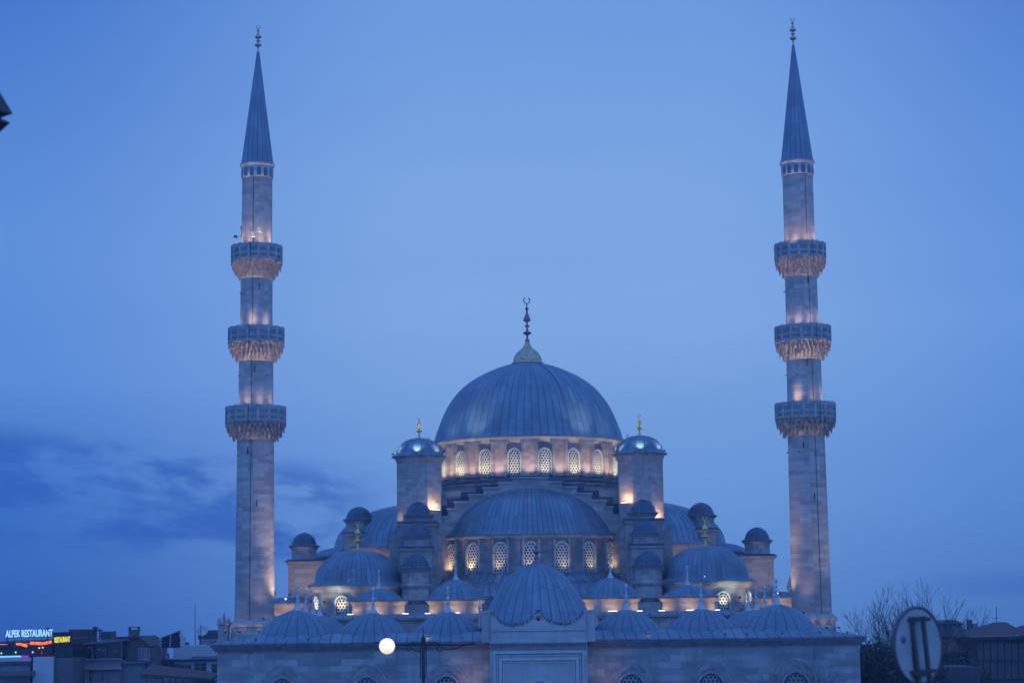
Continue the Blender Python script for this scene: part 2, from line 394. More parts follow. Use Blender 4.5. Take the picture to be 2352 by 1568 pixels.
# ================================================================== minarets
def octa_balcony(Rb, rs, panels=16):
    """parapet ring + slab, muqarnas corbels below; origin at the parapet's top"""
    m = MB()
    m.lathe([(0,-1.30),(Rb-.02,-1.30),(Rb,-.12),(Rb+.05,-.12),(Rb+.05,0),(Rb-.18,0),(Rb-.16,-.1),(Rb-.16,-1.22),(0,-1.22)], panels, 0, False, a0=PI/panels)
    for k in range(panels):     # posts and pierced screens
        a = 2*PI*k/panels+PI/panels
        M = Matrix.Rotation(a, 4, 'Z')
        m.box(-.07,.07,-Rb-.05,-Rb+.08,-1.3,.06,0,M)
        M2 = Matrix.Rotation(a+PI/panels, 4, 'Z'); ap = Rb*math.cos(PI/panels); hw = Rb*math.sin(PI/panels)-.16
        m.box(-hw,hw,-ap-.03,-ap+.02,-.86,-.80,0,M2)
        for i in range(5):
            for z, h_ in ((-.50,.22),(-1.05,.13)):
                x = (i-2)*hw*.42
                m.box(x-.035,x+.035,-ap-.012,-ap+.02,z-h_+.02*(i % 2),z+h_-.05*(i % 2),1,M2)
    return m
def corbel_mesh(Rb, rs):
    m = MB(); n = 32
    rows = [(Rb+.02,-1.30,-1.62),(Rb-.10,-1.58,-2.05),(Rb-.33,-1.95,-2.45),(Rb-.62,-2.35,-2.8)]
    m.lathe([(rs+.03,-3.0),(rs+.12,-2.75),(Rb-.75,-2.35),(Rb-.50,-1.95),(Rb-.25,-1.6),(Rb-.1,-1.31)], n, 0, True)
    m.lathe([(Rb-.1,-1.45),(Rb+.06,-1.42),(Rb+.06,-1.305),(Rb-.1,-1.30)], 16, 0, False, a0=PI/16)
    for ri, (r, zt, zb) in enumerate(rows):
        if r < rs+.1: continue
        for k in range(n):
            M = Matrix.Rotation(2*PI*(k+.5*(ri % 2))/n, 4, 'Z')
            wv = PI*r/n*.62
            m.add([(-wv,-r,zt),(wv,-r,zt),(0,-r+.05,zb),(-wv,-r+.3,zt),(wv,-r+.3,zt),(0,-r+.22,zb+.12)],[(0,2,1),(0,3,5,2),(1,2,5,4),(0,1,4,3)],0,False,M)
        for k in range(n):
            if (k+ri) % 2: continue
            M = Matrix.Rotation(2*PI*(k+.25)/n, 4, 'Z')
            m.box(-.035,.035,-r-.02,-r+.10,zb-.18,zt-.02,0,M,tx=.0)
    return m
BALCS = {True: [(45.6, 2.24, 1.40), (38.25, 2.44, 1.48), (31.25, 2.62, 1.56)], False: [(45.2, 2.28, 1.40), (37.8, 2.46, 1.48), (31.0, 2.62, 1.56)]}
MY = 174
def minaret(xx, lab, left):
    BALC = BALCS[left]; dz = -.33 if left else -.68
    t = thing('minaret', lab, 'minaret', (xx, MY, 0), 'tall stone minarets')
    sh = MB(); prof = [(1.72,12.2),(1.60,28.4),(1.55,28.5),(1.50,35.6),(1.44,35.7),(1.40,43.0),(1.36,43.1),(1.34,52.2)]
    sh.lathe(prof, 40)
    for z_, r_ in ((28.45,1.64),(35.65,1.54),(43.05,1.45)): sh.lathe([(r_-.1,z_-.1),(r_+.03,z_-.07),(r_+.03,z_+.07),(r_-.1,z_+.1)], 40)
    part('shaft', sh, SR, t)
    # pedestal with its moulded ring
    pd = MB(); pd.lathe([(2.05,0),(2.05,11.6),(1.98,11.7),(1.98,12.1),(2.16,12.16),(2.16,12.36),(1.78,12.75),(1.7,12.8)], 16, 0, False, a0=PI/16)
    part('pedestal', pd, SR, t)
    for i, (zt, Rb, rs) in enumerate(BALC):
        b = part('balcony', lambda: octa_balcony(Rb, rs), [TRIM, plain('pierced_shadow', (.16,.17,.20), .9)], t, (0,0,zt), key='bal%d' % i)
        part('corbel', lambda: corbel_mesh(Rb, rs), plain('carved_stone', (.34,.31,.29), .85, var=.35, sc=3), b, key='cor%d' % i)
    band = MB(); band.lathe([(1.34,52.05),(1.40,52.1),(1.40,53.0),(1.34,53.05)], 40, 0)
    tb = part('tile_band', band, TRIM, t, (0,0,dz))
    tl = MB()
    for k in range(14):
        M = Matrix.Rotation(2*PI*(k+.5)/14, 4, 'Z') @ Matrix.Translation((0,-1.425,52.13))
        tl.prism(arch(.36,.78,5)[::-1], -.0, .06, 0, M)
    part('tile', tl, TILE, tb)
    c = MB(); c.lathe([(1.36,53.0),(1.48,53.12),(1.56,53.22),(1.56,53.34),(1.30,53.42),(1.28,53.4)], 40)
    part('cornice', c, TRIM, t, (0,0,dz))
    sp = MB(); sp.lathe([(1.50,0),(1.46,.12),(1.40,.3)]+[(1.40-(1.28)*k/10, .3+9.75*k/10) for k in range(1,11)]+[(.02,10.1)], 36)
    sp_o = part('spire', sp, lead(18, 1.55), t, (0,0,53.38+dz), key='spire'); sp_o.scale = (1,1,(9.75-dz)/9.75)
    part('finial', lambda: finial_mesh(2.75,.42,1.05), BRONZ, sp_o, (0,0,9.75), key='minfin')
    cb = MB()
    for k in range(30):
        z0 = 12.4+k*1.33; z1 = z0+1.33
        def rr(z):
            for (ra,za),(rb,zb) in zip(prof, prof[1:]):
                if za <= z <= zb: return ra+(rb-ra)*(z-za)/(zb-za)
            return 1.34
        sgn = -.12 if left else .35
        p = lambda z: Vector((math.sin(sgn)*(rr(z)+.04), -math.cos(sgn)*(rr(z)+.04), z))
        cb.tube(p(z0), p(min(z1,52.3)), .022, seg=4)
    part('lightning_cable', cb, BLACK, t)
    for zt, Rb, rs in BALC:
        cb = MB(); cb.tube((math.sin(sgn)*(Rb+.1), -math.cos(sgn)*(Rb+.1), zt+.05), (math.sin(sgn)*(Rb+.1), -math.cos(sgn)*(Rb+.1), zt-2.0), .022, seg=4)
        part('lightning_cable', cb, BLACK, t)
    # slit windows of the stair
    for z_, a in ((22.5,.2),(17.0,-.4),(34.2,.05),(41.5,.3),(27.0,-.3)):
        M = Matrix.Rotation(a,4,'Z'); r_ = 1.62 if z_ < 28 else (1.52 if z_ < 36 else 1.42)
        sl = MB(); sl.box(-.045,.045,-r_-.03,-r_+.1,0,.55,0,M)
        part('slit_window', sl, BLACK, t, (0,0,z_))
    # floodlights on each balcony washing the shaft, and hidden ones that light the corbels from below
    for i, (zt, Rb, rs) in enumerate(BALC):
        angs = ((-1.15,.8), (-.4,1), (.35,1), (1.1,.9), (3.1,.5))
        if i == 1 and left: angs = ((-1.1,.6), (-.1,1.7), (.75,.8), (3.1,.5))
        if i == 2 and not left: angs = ((-.55,1.9), (.35,.6), (1.1,1.1), (3.1,.5))
        for a, k in angs:
            ca, sa = math.cos(a), math.sin(a); rr_ = Rb-.30
            flood(t, (sa*rr_, -ca*rr_, zt-1.0), (sa*(rs+.0), -ca*(rs+.0), zt+4.9), 1350*k, (1,.70,.50), 60, blend=1, radius=.3)
    # corbel uplights sit on short brackets lower on the shaft
    for i, (zt, Rb, rs) in enumerate(BALC):
        e = (5, 9, 85)[i]
        a = -.1 if left else -.5
        for da, k in ((0,1),(.8,.6),(-.8,.6)):
            ca, sa = math.cos(a+da), math.sin(a+da); r_ = rs+.24
            flood(t, (sa*r_, -ca*r_, zt-4.3), (sa*(Rb-.1), -ca*(Rb-.1), zt-2.0), e*k*1.15, (1,.72,.34), 80, size=.4)
    # base ring
    for a in ((-1.0,-.35,.3,.95) if left else (-.9,-.2,.35,.9)):
        ca, sa = math.cos(a), math.sin(a)
        if left: flood(t, (sa*2.75, -ca*2.75, 11.8), (sa*1.9, -ca*1.9, 12.4), 9, WARM, 110)
        else: flood(t, (sa*2.6, -ca*2.6, 11.55), (sa*1.9, -ca*1.9, 12.4), 10, WARM, 110)
    if left: flood(t, (6.5, -5.0, 14.2), (.6, 0, 23.5), 2000, (1,.70,.52), 46, radius=.4)
    else:
        flood(t, (5.5, -5.5, 11.0), (.6, 0, 22.5), 1500, (1,.70,.52), 48, radius=.4)
        flood(t, (-6.5, -2.5, 14.2), (-.6, 0, 22.5), 1400, (1,.70,.52), 46, radius=.4)
    # strong wash from the hall side along the lower shaft
    sx_ = 1 if left else -1
    flood(t, (sx_*3.6, -.9, 13.2), (sx_*1.35, -.2, 17.0), 1500 if left else 700, (1,.72,.48), 50, radius=.25)
    flood(t, (sx_*1.2, -3.3, 12.9), (sx_*.6, -.8, 18.0), 160 if left else 180, (1,.70,.52), 70, radius=.25)
    return t
ml = minaret(X0-24.13, 'left minaret, with small floodlights and a round camera on its top balcony', True)
mr_ = minaret(X0+24.13, 'right minaret, its top shaft bare above the highest balcony', False)
# boxes and camera on the left minaret's top balcony
for x_, z_ in ((-.12,46.35),(.42,46.75)):
    m = MB(); m.box(-.17,.17,-.12,.12,-.2,.25,0); m.box(-.15,.15,-.14,-.121,-.17,.22,1); m.box(-.02,.02,-.02,.02,-1.5,-.2,0)
    part('floodlight', m, [TRIM, plain('pale_lamp_glass', (.6,.62,.5), .3, emit=(1,.9,.6), es=.25)], ml, (x_,-1.9,z_))
m = MB(); m.lathe([(0,-.2),(.13,-.16),(.18,0),(.13,.16),(0,.2)], 12); m.tube((.1,0,.05),(.7,.2,.1),.03); m.tube((.5,.1,0),(.55,.1,1.1),.03); m.box(.45,.65,0,.2,.7,1.0)
part('camera', m, BLACK, ml, (-1.85,-.4,46.4))

# ================================================================== prayer hall
hall = thing('mosque_hall', 'large domed stone prayer hall between two minarets, lit windows under its main dome', 'mosque', (X0, 200, 0))
def H(x, y): return (x, y-200)          # hall-local
# --- lower body and roofs
m = MB(); m.box(-22.4,22.4,-24,24,0,12.7); m.box(-22.7,22.7,-24.3,24.3,12.7,13.0)
part('wall', m, SF, hall)
m = MB(); m.box(-22.75,22.75,-24.35,24.35,13.003,13.1)
part('roof', m, lead(8, 2.2, linear=True), hall)
for s in (-1, 1):
    m = MB(); x0, x1 = sorted((s*19.0, s*25.3)); m.box(x0,x1,-11.5,14,0,14.0); m.box(x0-.25,x1+.25,-11.75,14.25,14.0,14.35)
    a = part('side_gallery', m, SF, hall)
    m = MB(); m.box(x0-.3,x1+.3,-11.8,14.3,14.353,14.9,tx=1.6,ty=1.6)
    part('roof', m, lead(8, 2.2, linear=True), a)
    m = MB(); m.lathe([(.16,0),(.2,.25),(.12,.45),(.3,.75),(.34,1.0),(.2,1.3),(.22,1.45),(.08,1.75),(.02,2.0),(0,2.0)], 10)
    part('chimney', m, TRIM, hall, (s*24.35, -11.2, 14.35))
    # lit cornice of the gallery
    tube_light(hall, (s*23.0, -12.6, 13.1), 2.6, 26, tgt=(0,.8,1))

# --- main drum + dome
DR = 9.3
m = MB(); m.box(-9.6,9.6,-9.0,9.6,13,23.9); m.box(-9.6,9.6,-8.6,9.6,23.9,24.9,tx=.2,ty=.2)
part('base', m, SF, hall)
m = MB(); m.lathe([(9.4,24.2),(9.75,24.4),(9.75,25.3),(10.05,25.4),(10.05,25.6),(9.7,25.8)], 20, 0, False, a0=PI/20)
part('drum_base', m, TRIM, hall)
m = MB(); m.lathe([(10.15,25.62),(10.15,25.80),(9.9,25.95),(9.25,26.25)], 80, 0)
part('drum_ledge', m, LEADP, hall)
m = MB(); m.lathe([(DR,25.8),(DR,29.45),(DR+.12,29.5),(DR+.18,29.75),(DR+.42,29.9),(DR+.42,30.02)], 80)
for k in range(20):
    for d in (-5.2, 5.2):
        M = Matrix.Rotation(R(k*18+9+d), 4, 'Z'); m.box(-.14,.14,-DR-.34,-DR+.1,26.2,29.45,0,M)
    M = Matrix.Rotation(R(k*18), 4, 'Z'); m.box(-.92,.92,-DR-.16,-DR+.2,29.35,29.72,0,M)
drum = part('drum', m, SR, hall)
for k in range(20):
    a = R(k*18+9)
    part('window', lambda: window_mesh(1.12, 2.42, 4, .12), [PLAST, PLAST, GLASS], drum, (math.sin(a)*(DR-.03), -math.cos(a)*(DR-.03), 26.35), a, key='win_main')
WV = lambda k, r, z: 1.0
m = MB(); m.lathe([(DR+.48,30.02),(DR+.5,30.12),(DR+.40,30.22),(9.5,30.4)]+dome_curve(9.5,7.95,30.42,.02)[1:], 120)
for v in range(len(m.v)):
    x,y,z = m.v[v]; m.v[v] = (x,y,z-30)
dome = part('main_dome', m, lead(76, 1.75), hall, (0,0,30))
m = MB(); m.lathe([(1.62,8.22),(1.58,8.32),(1.44,8.36),(1.42,8.6),(1.33,8.92),(1.14,9.25),(.84,9.56),(.52,9.82),(.32,10.1),(.2,10.5)], 32, wob=lambda k,r,z: 1+.03*(k % 2))
part('cap', m, BRONZ, dome)
m = MB(); m.lathe([(.2,10.5),(.26,10.6),(.12,10.75),(.09,11.1),(.2,11.2),(.42,11.32),(.44,11.40),(.25,11.52),(.10,11.65),(.09,11.95),(.25,12.05),(.27,12.12),(.10,12.2),(.08,12.5),(.34,12.6),(.38,12.72),(.30,12.95),(.16,13.3),(.08,13.7),(.2,13.85),(.22,13.92),(.07,14.0),(.06,14.35),(0,14.4)], 16)
m.ring((0,0,14.72), .31, .055, a0=R(120), a1=R(420), seg=22)
part('finial', m, DKCOP, dome)
# cable over the dome and loudspeaker
m = MB(); pts = [((r_+.02)*math.sin(.42), -(r_+.02)*math.cos(.42), z_+.03) for r_, z_ in dome_curve(9.5,7.95,.42,.02) if r_ > 1.6]
for a, b in zip(pts, pts[1:]): m.tube(a, b, .022, seg=4)
part('cable', m, LEADP, dome)
# lights at the drum: pinkish washes on the piers, whiter ones on the windows
for k in range(-4, 5):
    a = R(k*18); r_ = DR+.75
    e = 26 if abs(k) < 3 else 34
    if k == 4: e = 90
    flood(hall, (math.sin(a)*r_, -math.cos(a)*r_, 26.15), (math.sin(a)*DR, -math.cos(a)*DR, 28.0), e*4.2, (1,.68,.52), 115, radius=.2)
for k in range(-4, 4):
    a = R(k*18+9); r_ = DR+1.0
    flood(hall, (math.sin(a)*r_, -math.cos(a)*r_, 25.95), (math.sin(a)*DR, -math.cos(a)*DR, 28.1), 230, (1,.86,.50), 100)

# --- front semi-dome
SY = -5.0; SRD = 9.4
sc = MB(); A = R(70)
sc.lathe([(SRD,13.5),(SRD,20.0),(SRD+.1,20.05),(SRD+.3,20.25),(SRD+.3,20.38)], 48, part=(-A,A))
for k in range(-4, 5):
    for d in (-4.4, 4.4):
        if abs(k*17.5+d) > 68: continue
        M = Matrix.Rotation(R(k*17.5+d), 4, 'Z'); sc.box(-.10,.10,-SRD-.22,-SRD+.1,16.9,20.02,0,M)
fs_ = part('semi_dome_drum', sc, SR, hall, (0,SY,0))
for k in range(-3, 4):
    a = R(k*17.5)
    part('window', lambda: window_mesh(1.22, 2.62, 4, .10), [PLAST, PLAST, GLASS], fs_, (math.sin(a)*(SRD-.03), -math.cos(a)*(SRD-.03), 17.0), a, key='win_semi')
m = MB(); m.lathe([(SRD+.36,-.02),(SRD+.38,.08),(SRD+.2,.16),(SRD-.1,.35)]+dome_curve(SRD-.12,5.4,.35,.02)[1:], 60, part=(-R(72),R(72)))
part('semi_dome', m, lead(120, 1.9), hall, (0,SY,20.38))
m = MB(); m.lathe([(SRD+1.6,15.4),(SRD+1.55,15.75),(SRD+.02,16.9)], 48, part=(-A,A)); m.lathe([(SRD+1.0,13.5),(SRD+1.0,15.0),(SRD+1.5,15.2),(SRD+1.6,15.4)], 48, 1, part=(-A,A))
part('semi_dome_skirt', m, [lead(84, 1.6), TRIM], hall, (0,SY,0))
for k in range(-3, 4):
    a = R(k*17.5); r_ = SRD+.62
    sg = 1 if k > 0 else -1
    e = {0:30, 1:26, 2:30, 3:46, -1:32, -2:60, -3:60}[k]
    aa = a+sg*R(2.2); flood(hall, (math.sin(aa)*r_, SY-math.cos(aa)*r_, 16.75), (math.sin(a)*SRD, SY-math.cos(a)*SRD, 18.4), e*3.0, (1,.74,.38), 78)
# exedra bows under the front semi-dome
for s in (-1, 1):
    m = MB(); m.lathe([(3.1,9),(3.1,14.35),(3.3,14.45),(3.45,14.65)], 24, 1, part=(-PI/2,PI/2)); m.lathe([(3.5,14.66),(3.5,14.78),(3.0,15.0),(2.2,15.6),(1.2,16.0),(0.02,16.15)], 24, 0, part=(-PI/2,PI/2))
    part('exedra', m, [lead(28, 1.0), SR], hall, (s*4.1,-14.2,0))

# --- stepped gable round the semi-dome, stone in front and lead-covered behind
steps = [(1.7,26.0),(3.05,25.55),(4.45,25.05),(5.85,24.4),(7.2,23.75),(7.85,23.1),(8.45,22.35)]
def stair(off, zo):
    pts = []
    xs = [0]+[a+off for a, b in steps]; zs = [b+zo for a, b in steps]
    right = []
    for i, (a, b) in enumerate(steps):
        a += off; b += zo
        right += [(a, b)] + [(a, zs[i+1] if i+1 < len(zs) else 14)]
    poly = [(-x, z) for x, z in right[::-1]]
    full = [(x, z) for x, z in right[::-1]] + [(-x, z) for x, z in right]
    return full[::-1]
m = MB(); m.prism(stair(0,0), -10.4, -9.2, 0)
for i, (a, b) in enumerate(steps):      # moulded copings
    x1 = steps[i+1][0] if i+1 < len(steps) else a+.5
    for s in (-1, 1):
        xa, xb = sorted((s*(a-.02), s*(a+.32))) if False else sorted((s*(steps[i-1][0]-.1 if i else 0), s*(a+.09)))
        m.box(xa, xb, -10.52, -9.3, b-.16, b+.05, 0)
part('stepped_gable', m, SF, hall)
m = MB(); m.prism(stair(.75,.36), -9.1, -7.8, 0)
part('gable_lead_cover', m, LEADP, hall)

# --- corner turrets
TX = 10.55
def turret(x, y):
    m = MB(); m.lathe([(2.28,13),(2.28,27.45),(2.34,27.5),(2.42,27.75),(2.56,27.9),(2.56,28.0)], 8, 0, False, a0=PI/8)
    t = part('corner_turret', m, SR, hall, (x,y,0), key='turret')
    d = MB(); d.lathe([(2.62,0),(2.62,.12),(2.35,.26),(2.18,.38)]+dome_prof(2.18,1.5,10,.92,.38,.02)[1:], 48, wob=lambda k,r,z: 1+.012*math.cos(k*2*PI/48*16))
    dd = part('dome', d, lead(16, 1.0), t, (0,0,28.0), key='turret_dome')
    part('finial', lambda: finial_mesh(2.1,.55,1.25), GOLD, dd, (0,0,1.85), key='turret_fin')
    return t
for sx_ in (-1,1):
    for sy_ in (-10.0, 10.0): turret(sx_*TX, sy_)
    # cool lamps at the foot of the little dome, warm strips at the foot of the shaft
    for a, k in ((-1.1,1),(-.05,1.3),(.95,1),(2.2,.6),(-2.2,.6)):
        r_ = 2.75; flood(hall, (sx_*TX+math.sin(a)*r_, -10-math.cos(a)*r_, 28.28), (sx_*TX+math.sin(a)*1.6, -10-math.cos(a)*1.6, 29.1), 125*k, COOL, 85)
    flood(hall, (sx_*TX-.5, -11.6, 29.15), (sx_*TX, -10, 30.7), 90, (1,.72,.42), 32)
    inn = -sx_
    tube_light(hall, (sx_*TX+inn*1.65, -12.05, 22.9 if sx_ < 0 else 23.35), 1.05, 42, rz=inn*R(45)*1.0, tgt=(0,.33,1))
    tube_light(hall, (sx_*TX-inn*1.72, -12.0, 21.55 if sx_ < 0 else 21.7), .95, 40, rz=-inn*R(45), tgt=(0,.33,1))
    # lamps on the turrets that wash the foot of the main dome
    flood(hall, (sx_*(TX-2.4), -11.2, 28.5), (sx_*5.0, -7.6, 32.0), 1500, COOL, 38, radius=.3, blend=1)
    flood(hall, (sx_*(TX-2.2), -9.6, 28.5), (sx_*7.6, -5.0, 32.2), 900, COOL, 40, radius=.3, blend=1)
# gilt-finial lamps
# --- stepped buttress piers with small domes
def small_dome(name, x, y, z, r, h, drum, zr=None, seg=8, parent=hall, eave=.22, mat=None):
    """octagonal drum with a lead dome; z = eave height"""
    m = MB(); m.lathe([(r,z-drum),(r,z-.28),(r+.06,z-.24),(r+eave,z-.06),(r+eave,z)], seg, 0, False, a0=PI/seg)
    for v in range(len(m.v)): m.v[v] = (m.v[v][0], m.v[v][1], m.v[v][2]-z)
    t = part(name, m, mat or SR, parent, (x,y,z), key='%s%.2f%.2f%.2f' % (name,r,h,drum))
    def mk():
        d = MB(); d.lathe([(r+eave+.06,.003),(r+eave+.06,.08),(r+.02,.2),(r-.04,.26)]+dome_curve(r-.04,h-.08,.26,.02,2)[1:], 32); return d
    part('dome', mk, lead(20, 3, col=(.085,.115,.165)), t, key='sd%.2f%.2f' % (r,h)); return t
for s in (-1, 1):
    X = s*TX
    m = MB()
    m.box(X-1.75,X+1.75,-14.3,-9,13,21.3); m.box(X-1.9,X+1.9,-14.45,-9,21.3,21.5)
    m.box(X-1.45,X+1.45,-17.2,-14.3,13,18.9); m.box(X-1.6,X+1.6,-17.35,-14.45,18.9,19.1)
    m.box(X-1.3,X+1.3,-19.2,-17.2,9,14.0)
    part('buttress_pier', m, SF, hall)
    m = MB(); m.box(X-1.95,X+1.95,-14.5,-9,21.503,21.75,tx=.1,ty=.1); m.box(X-1.65,X+1.65,-17.4,-14.45,19.103,19.32,tx=.1,ty=.1)
    part('pier_cover', m, LEADP, hall)
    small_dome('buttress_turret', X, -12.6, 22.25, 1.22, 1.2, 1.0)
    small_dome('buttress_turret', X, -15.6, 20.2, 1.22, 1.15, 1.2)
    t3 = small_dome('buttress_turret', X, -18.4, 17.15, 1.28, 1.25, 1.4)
    m = MB(); m.lathe([(.4,-3.4),(1.0,-2.9),(1.30,-2.75),(1.30,-1.75),(1.42,-1.68),(1.56,-1.5),(1.56,-1.36),(1.3,-1.25)], 8, 0, False, a0=PI/8)
    part('corbelled_base', m, SR, t3)
    m = MB(); m.box(X+s*1.6-1.1,X+s*1.6+1.1,-13,-8,13,20.6)
    part('pier_wing', m, SF, hall)

# --- corner domes on windowed drums
for s in (-1, 1):
    m = MB(); m.lathe([(4.0,-3.4),(4.0,-.55),(4.1,-.5),(4.2,-.3),(4.5,-.12),(4.5,0)], 64)
    c = part('corner_drum', m, SR, hall, (s*15.9,-17,15.75), key='cdrum')
    for k in range(8):
        a = R(s*(16+45*k))
        part('window', lambda: window_mesh(1.18, 1.75, 4, .10), [PLAST, PLAST, GLASS], c, (math.sin(a)*3.97, -math.cos(a)*3.97, -2.75), a, key='win_corner')
    d = MB(); d.lathe([(4.56,.003),(4.56,.1),(4.2,.22),(3.9,.35)]+dome_prof(3.9,2.95,16,.93,.35,.02)[1:], 72)
    dd = part('corner_dome', d, lead(52, 1.5), hall, (s*15.9,-17,15.75), key='cdome')
    part('finial', lambda: finial_mesh(2.75,.6,1.15), GOLD, dd, (0,0,3.2), key='cfin')
    flood(hall, (s*15.9-.5,-20.9,15.95), (s*15.9-.2,-17,19.6), 160, (1,.85,.45), 26)
    for k in (-1,0,1,2):
        a = R(s*(16+45*k)); r_ = 4.7
        flood(hall, (s*15.9+math.sin(a)*r_, -17-math.cos(a)*r_, 13.3), (s*15.9+math.sin(a)*4, -17-math.cos(a)*4, 14.4), (110 if s < 0 else 90)*(1 if k in (0,1) else .6), (1,.86,.58), 95)
    # wash on the lead and the cornice
    flood(hall, (s*18.4,-22.4,13.3), (s*16.2,-18.5,18.6), 230, COOL, 60, radius=.4, blend=1)
    flood(hall, (s*20.2,-21.2,13.3), (s*18.6,-19,15.4), 110, (1,.86,.55), 70, radius=.3)
    # --- side blocks with turrets, side semi-domes
    m = MB(); x0, x1 = sorted((s*18.0, s*23.1)); m.box(x0,x1,-9.5,-3,13,18.0); m.box(x0-.12,x1+.12,-9.62,-2.9,18.0,18.12); m.box(x0-.28,x1+.28,-9.78,-2.7,18.12,18.3)
    part('side_block', m, SF, hall)
    m = MB(); m.box(x0-.33,x1+.33,-9.83,-2.6,18.303,18.5,tx=.3,ty=.3)
    part('block_cover', m, LEADP, hall)
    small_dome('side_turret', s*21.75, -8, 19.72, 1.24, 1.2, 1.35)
    m = MB(); x0, x1 = sorted((s*11.0, s*18.0)); m.box(x0,x1,-6.5,-1,13,20.7); m.box(x0-.12,x1+.12,-6.62,-1,20.7,20.82); m.box(x0-.28,x1+.28,-6.78,-1,20.82,21.0)
    part('side_block', m, SF, hall)
    m = MB(); m.box(x0-.33,x1+.33,-6.83,-.9,21.003,21.2,tx=.3,ty=.3)
    part('block_cover', m, LEADP, hall)
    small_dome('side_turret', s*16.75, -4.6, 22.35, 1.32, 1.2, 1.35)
    m = MB(); m.lathe([(9.0,13.5),(9.0,19.1),(9.25,19.3),(9.4,19.5),(9.4,19.6)], 64)
    part('semi_dome_drum', m, SR, hall, (s*10.6,0,0))
    m = MB(); m.lathe([(9.46,.003),(9.46,.1),(8.95,.3)]+dome_prof(8.9,4.3,18,.95,.3,.02)[1:], 90)
    part('semi_dome', m, lead(84, 1.6), hall, (s*10.6,0,19.6), key='side_semi')
    m = MB(); m.lathe([(3.6,12.5),(3.6,18.4),(3.8,18.5),(3.9,18.75),(3.5,19.1),(2.4,19.6),(.02,20)], 40)
    part('exedra', m, lead(28, 1.0), hall, (s*17.9,-3.6,0))
    # warm washes on the side blocks
    flood(hall, (s*13.4,-9.6,15.8), (s*13.8,-6.5,18.4), 300 if s < 0 else 300, (1,.62,.38), 95, radius=.3)
    flood(hall, (s*17.6,-9.0,17.6), (s*16.6,-6.5,20.2), 70, (1,.66,.42), 100, radius=.3)
    flood(hall, (s*20.6,-12.4,14.6), (s*20.8,-9.5,17.0), 200 if s < 0 else 80, (1,.68,.44), 95, radius=.3)
    flood(hall, (s*22.6,-12.4,15.2), (s*22.2,-9.5,16.8), 80, (1,.68,.44), 95, radius=.3)
    # bright working lamps on the roof
    for (px, py, pz, c_) in ((s*23.2,-10.6,14.7,WARM),(s*12.35,-16.9,16.4,WARM),(s*9.0,-12.5,20.7,COOL)):
        m = MB(); m.box(-.1,.1,-.06,.06,-.13,.13,0); m.box(-.07,.07,-.075,-.061,-.1,.1,1); m.box(-.02,.02,-.02,.02,-.6,-.13,0)
        part('floodlight', m, [BLACK, emis('spot_glare', (1,.95,.85), 5)], hall, (px,py,pz), key='glare')
# slender pipe on the side block
m = MB(); m.tube((-12.2,-6.9,17.4),(-12.2,-6.9,19.2),.06); m.tube((-12.2,-6.9,17.4),(-11.5,-7.2,16.2),.03)
part('pipe', m, BLACK, hall)
m = MB(); m.tube((11.9,-7.0,20.6),(14.6,-7.0,17.2),.03)
part('stay_wire', m, BLACK, hall)

# --- portico domes behind the courtyard
m = MB(); m.box(-17.2,17.2,-33,-25,0,12.6); m.box(-17.5,17.5,-33.3,-25,12.6,12.75)
pw = part('portico', m, SF, hall)
m = MB(); m.box(-17.55,17.55,-33.35,-25,12.753,13.05,tx=.8,ty=.8)
part('roof', m, lead(8, 2.2, linear=True), pw)
for i, px in enumerate((-13.15,-6.6,0,6.6,13.15)):
    big = abs(px) < 10
    m = MB(); m.lathe([(2.42,-1.35),(2.42,-.34),(2.5,-.3),(2.62,-.16),(2.75,-.06),(2.75,0)], 8, 0, False, a0=PI/8)
    pdm = part('portico_drum', m, SR, hall, (px,-29,14.2), key='pdrum')
    d = MB(); hh, r_ = (1.8, 2.25) if big else (1.1, 1.85)
    d.lathe([(2.82,.003),(2.82,.09),(2.5,.2),(r_,.3)]+dome_curve(r_,hh-.3,.3,.02,2,CDP)[1:], 48)
    dd = part('dome', d, lead(30, 2.0), pdm, key='pdome%d' % big)
    part('finial', lambda: marble_finial(1.75), ALEM, dd, (0,0,hh-.12), key='alem')
    if px:
        for a in (-55,0,55):
            r2 = 2.86; aa = R(a)
            o = tube_light(hall, (px+math.sin(aa)*r2, -29-math.cos(aa)*r2, 13.12), .8, 7.5, color=(1,.66,.32), rz=aa, tgt=(0,.75,1))

# ================================================================== courtyard
court = thing('courtyard', 'walled stone courtyard with lead domes on its roof and a tall middle portal', 'courtyard', (X0, 138, 0))
m = MB()
zt = 10.45
m.box(-22.0,-3.2,0,.9,0,zt); m.box(3.2,22.0,0,.9,0,zt)
m.box(-22.0,-21.1,.9,38,0,zt); m.box(21.1,22.0,.9,38,0,zt)
wallc = part('wall', m, SW, court)
m = MB()
for s in (-1,1):
    x0, x1 = sorted((s*3.25, s*22.1))
    for k, (pz, pzz, o_) in enumerate(((10.45,10.6,.08),(10.6,10.78,.2),(10.78,10.93,.34))):
        xa, xb = (x0-(o_ if s < 0 else 0), x1+(o_ if s > 0 else 0))
        m.box(xa, xb, -o_, 1.0, pz, pzz, 0)
        xa, xb = sorted((s*21.0, s*(22.1+o_))); m.box(xa, xb, 1.0, 38, pz, pzz, 0)
part('cornice', m, plain('cornice_stone', (.20,.19,.20), .9, var=.25), court)
m = MB()
def hip(x0,x1,y0,y1,z0,z1,ix,iy): m.box(x0,x1,y0,y1,z0,z1,tx=ix,ty=iy)
hip(-22.5,22.5,-.42,8.6,10.933,11.02,0,0)
hip(-22.45,22.45,-.38,8.55,11.02,11.62,3.4,2.5)
part('roof', m, lead(8, 2.2, linear=True), court)
m = MB()
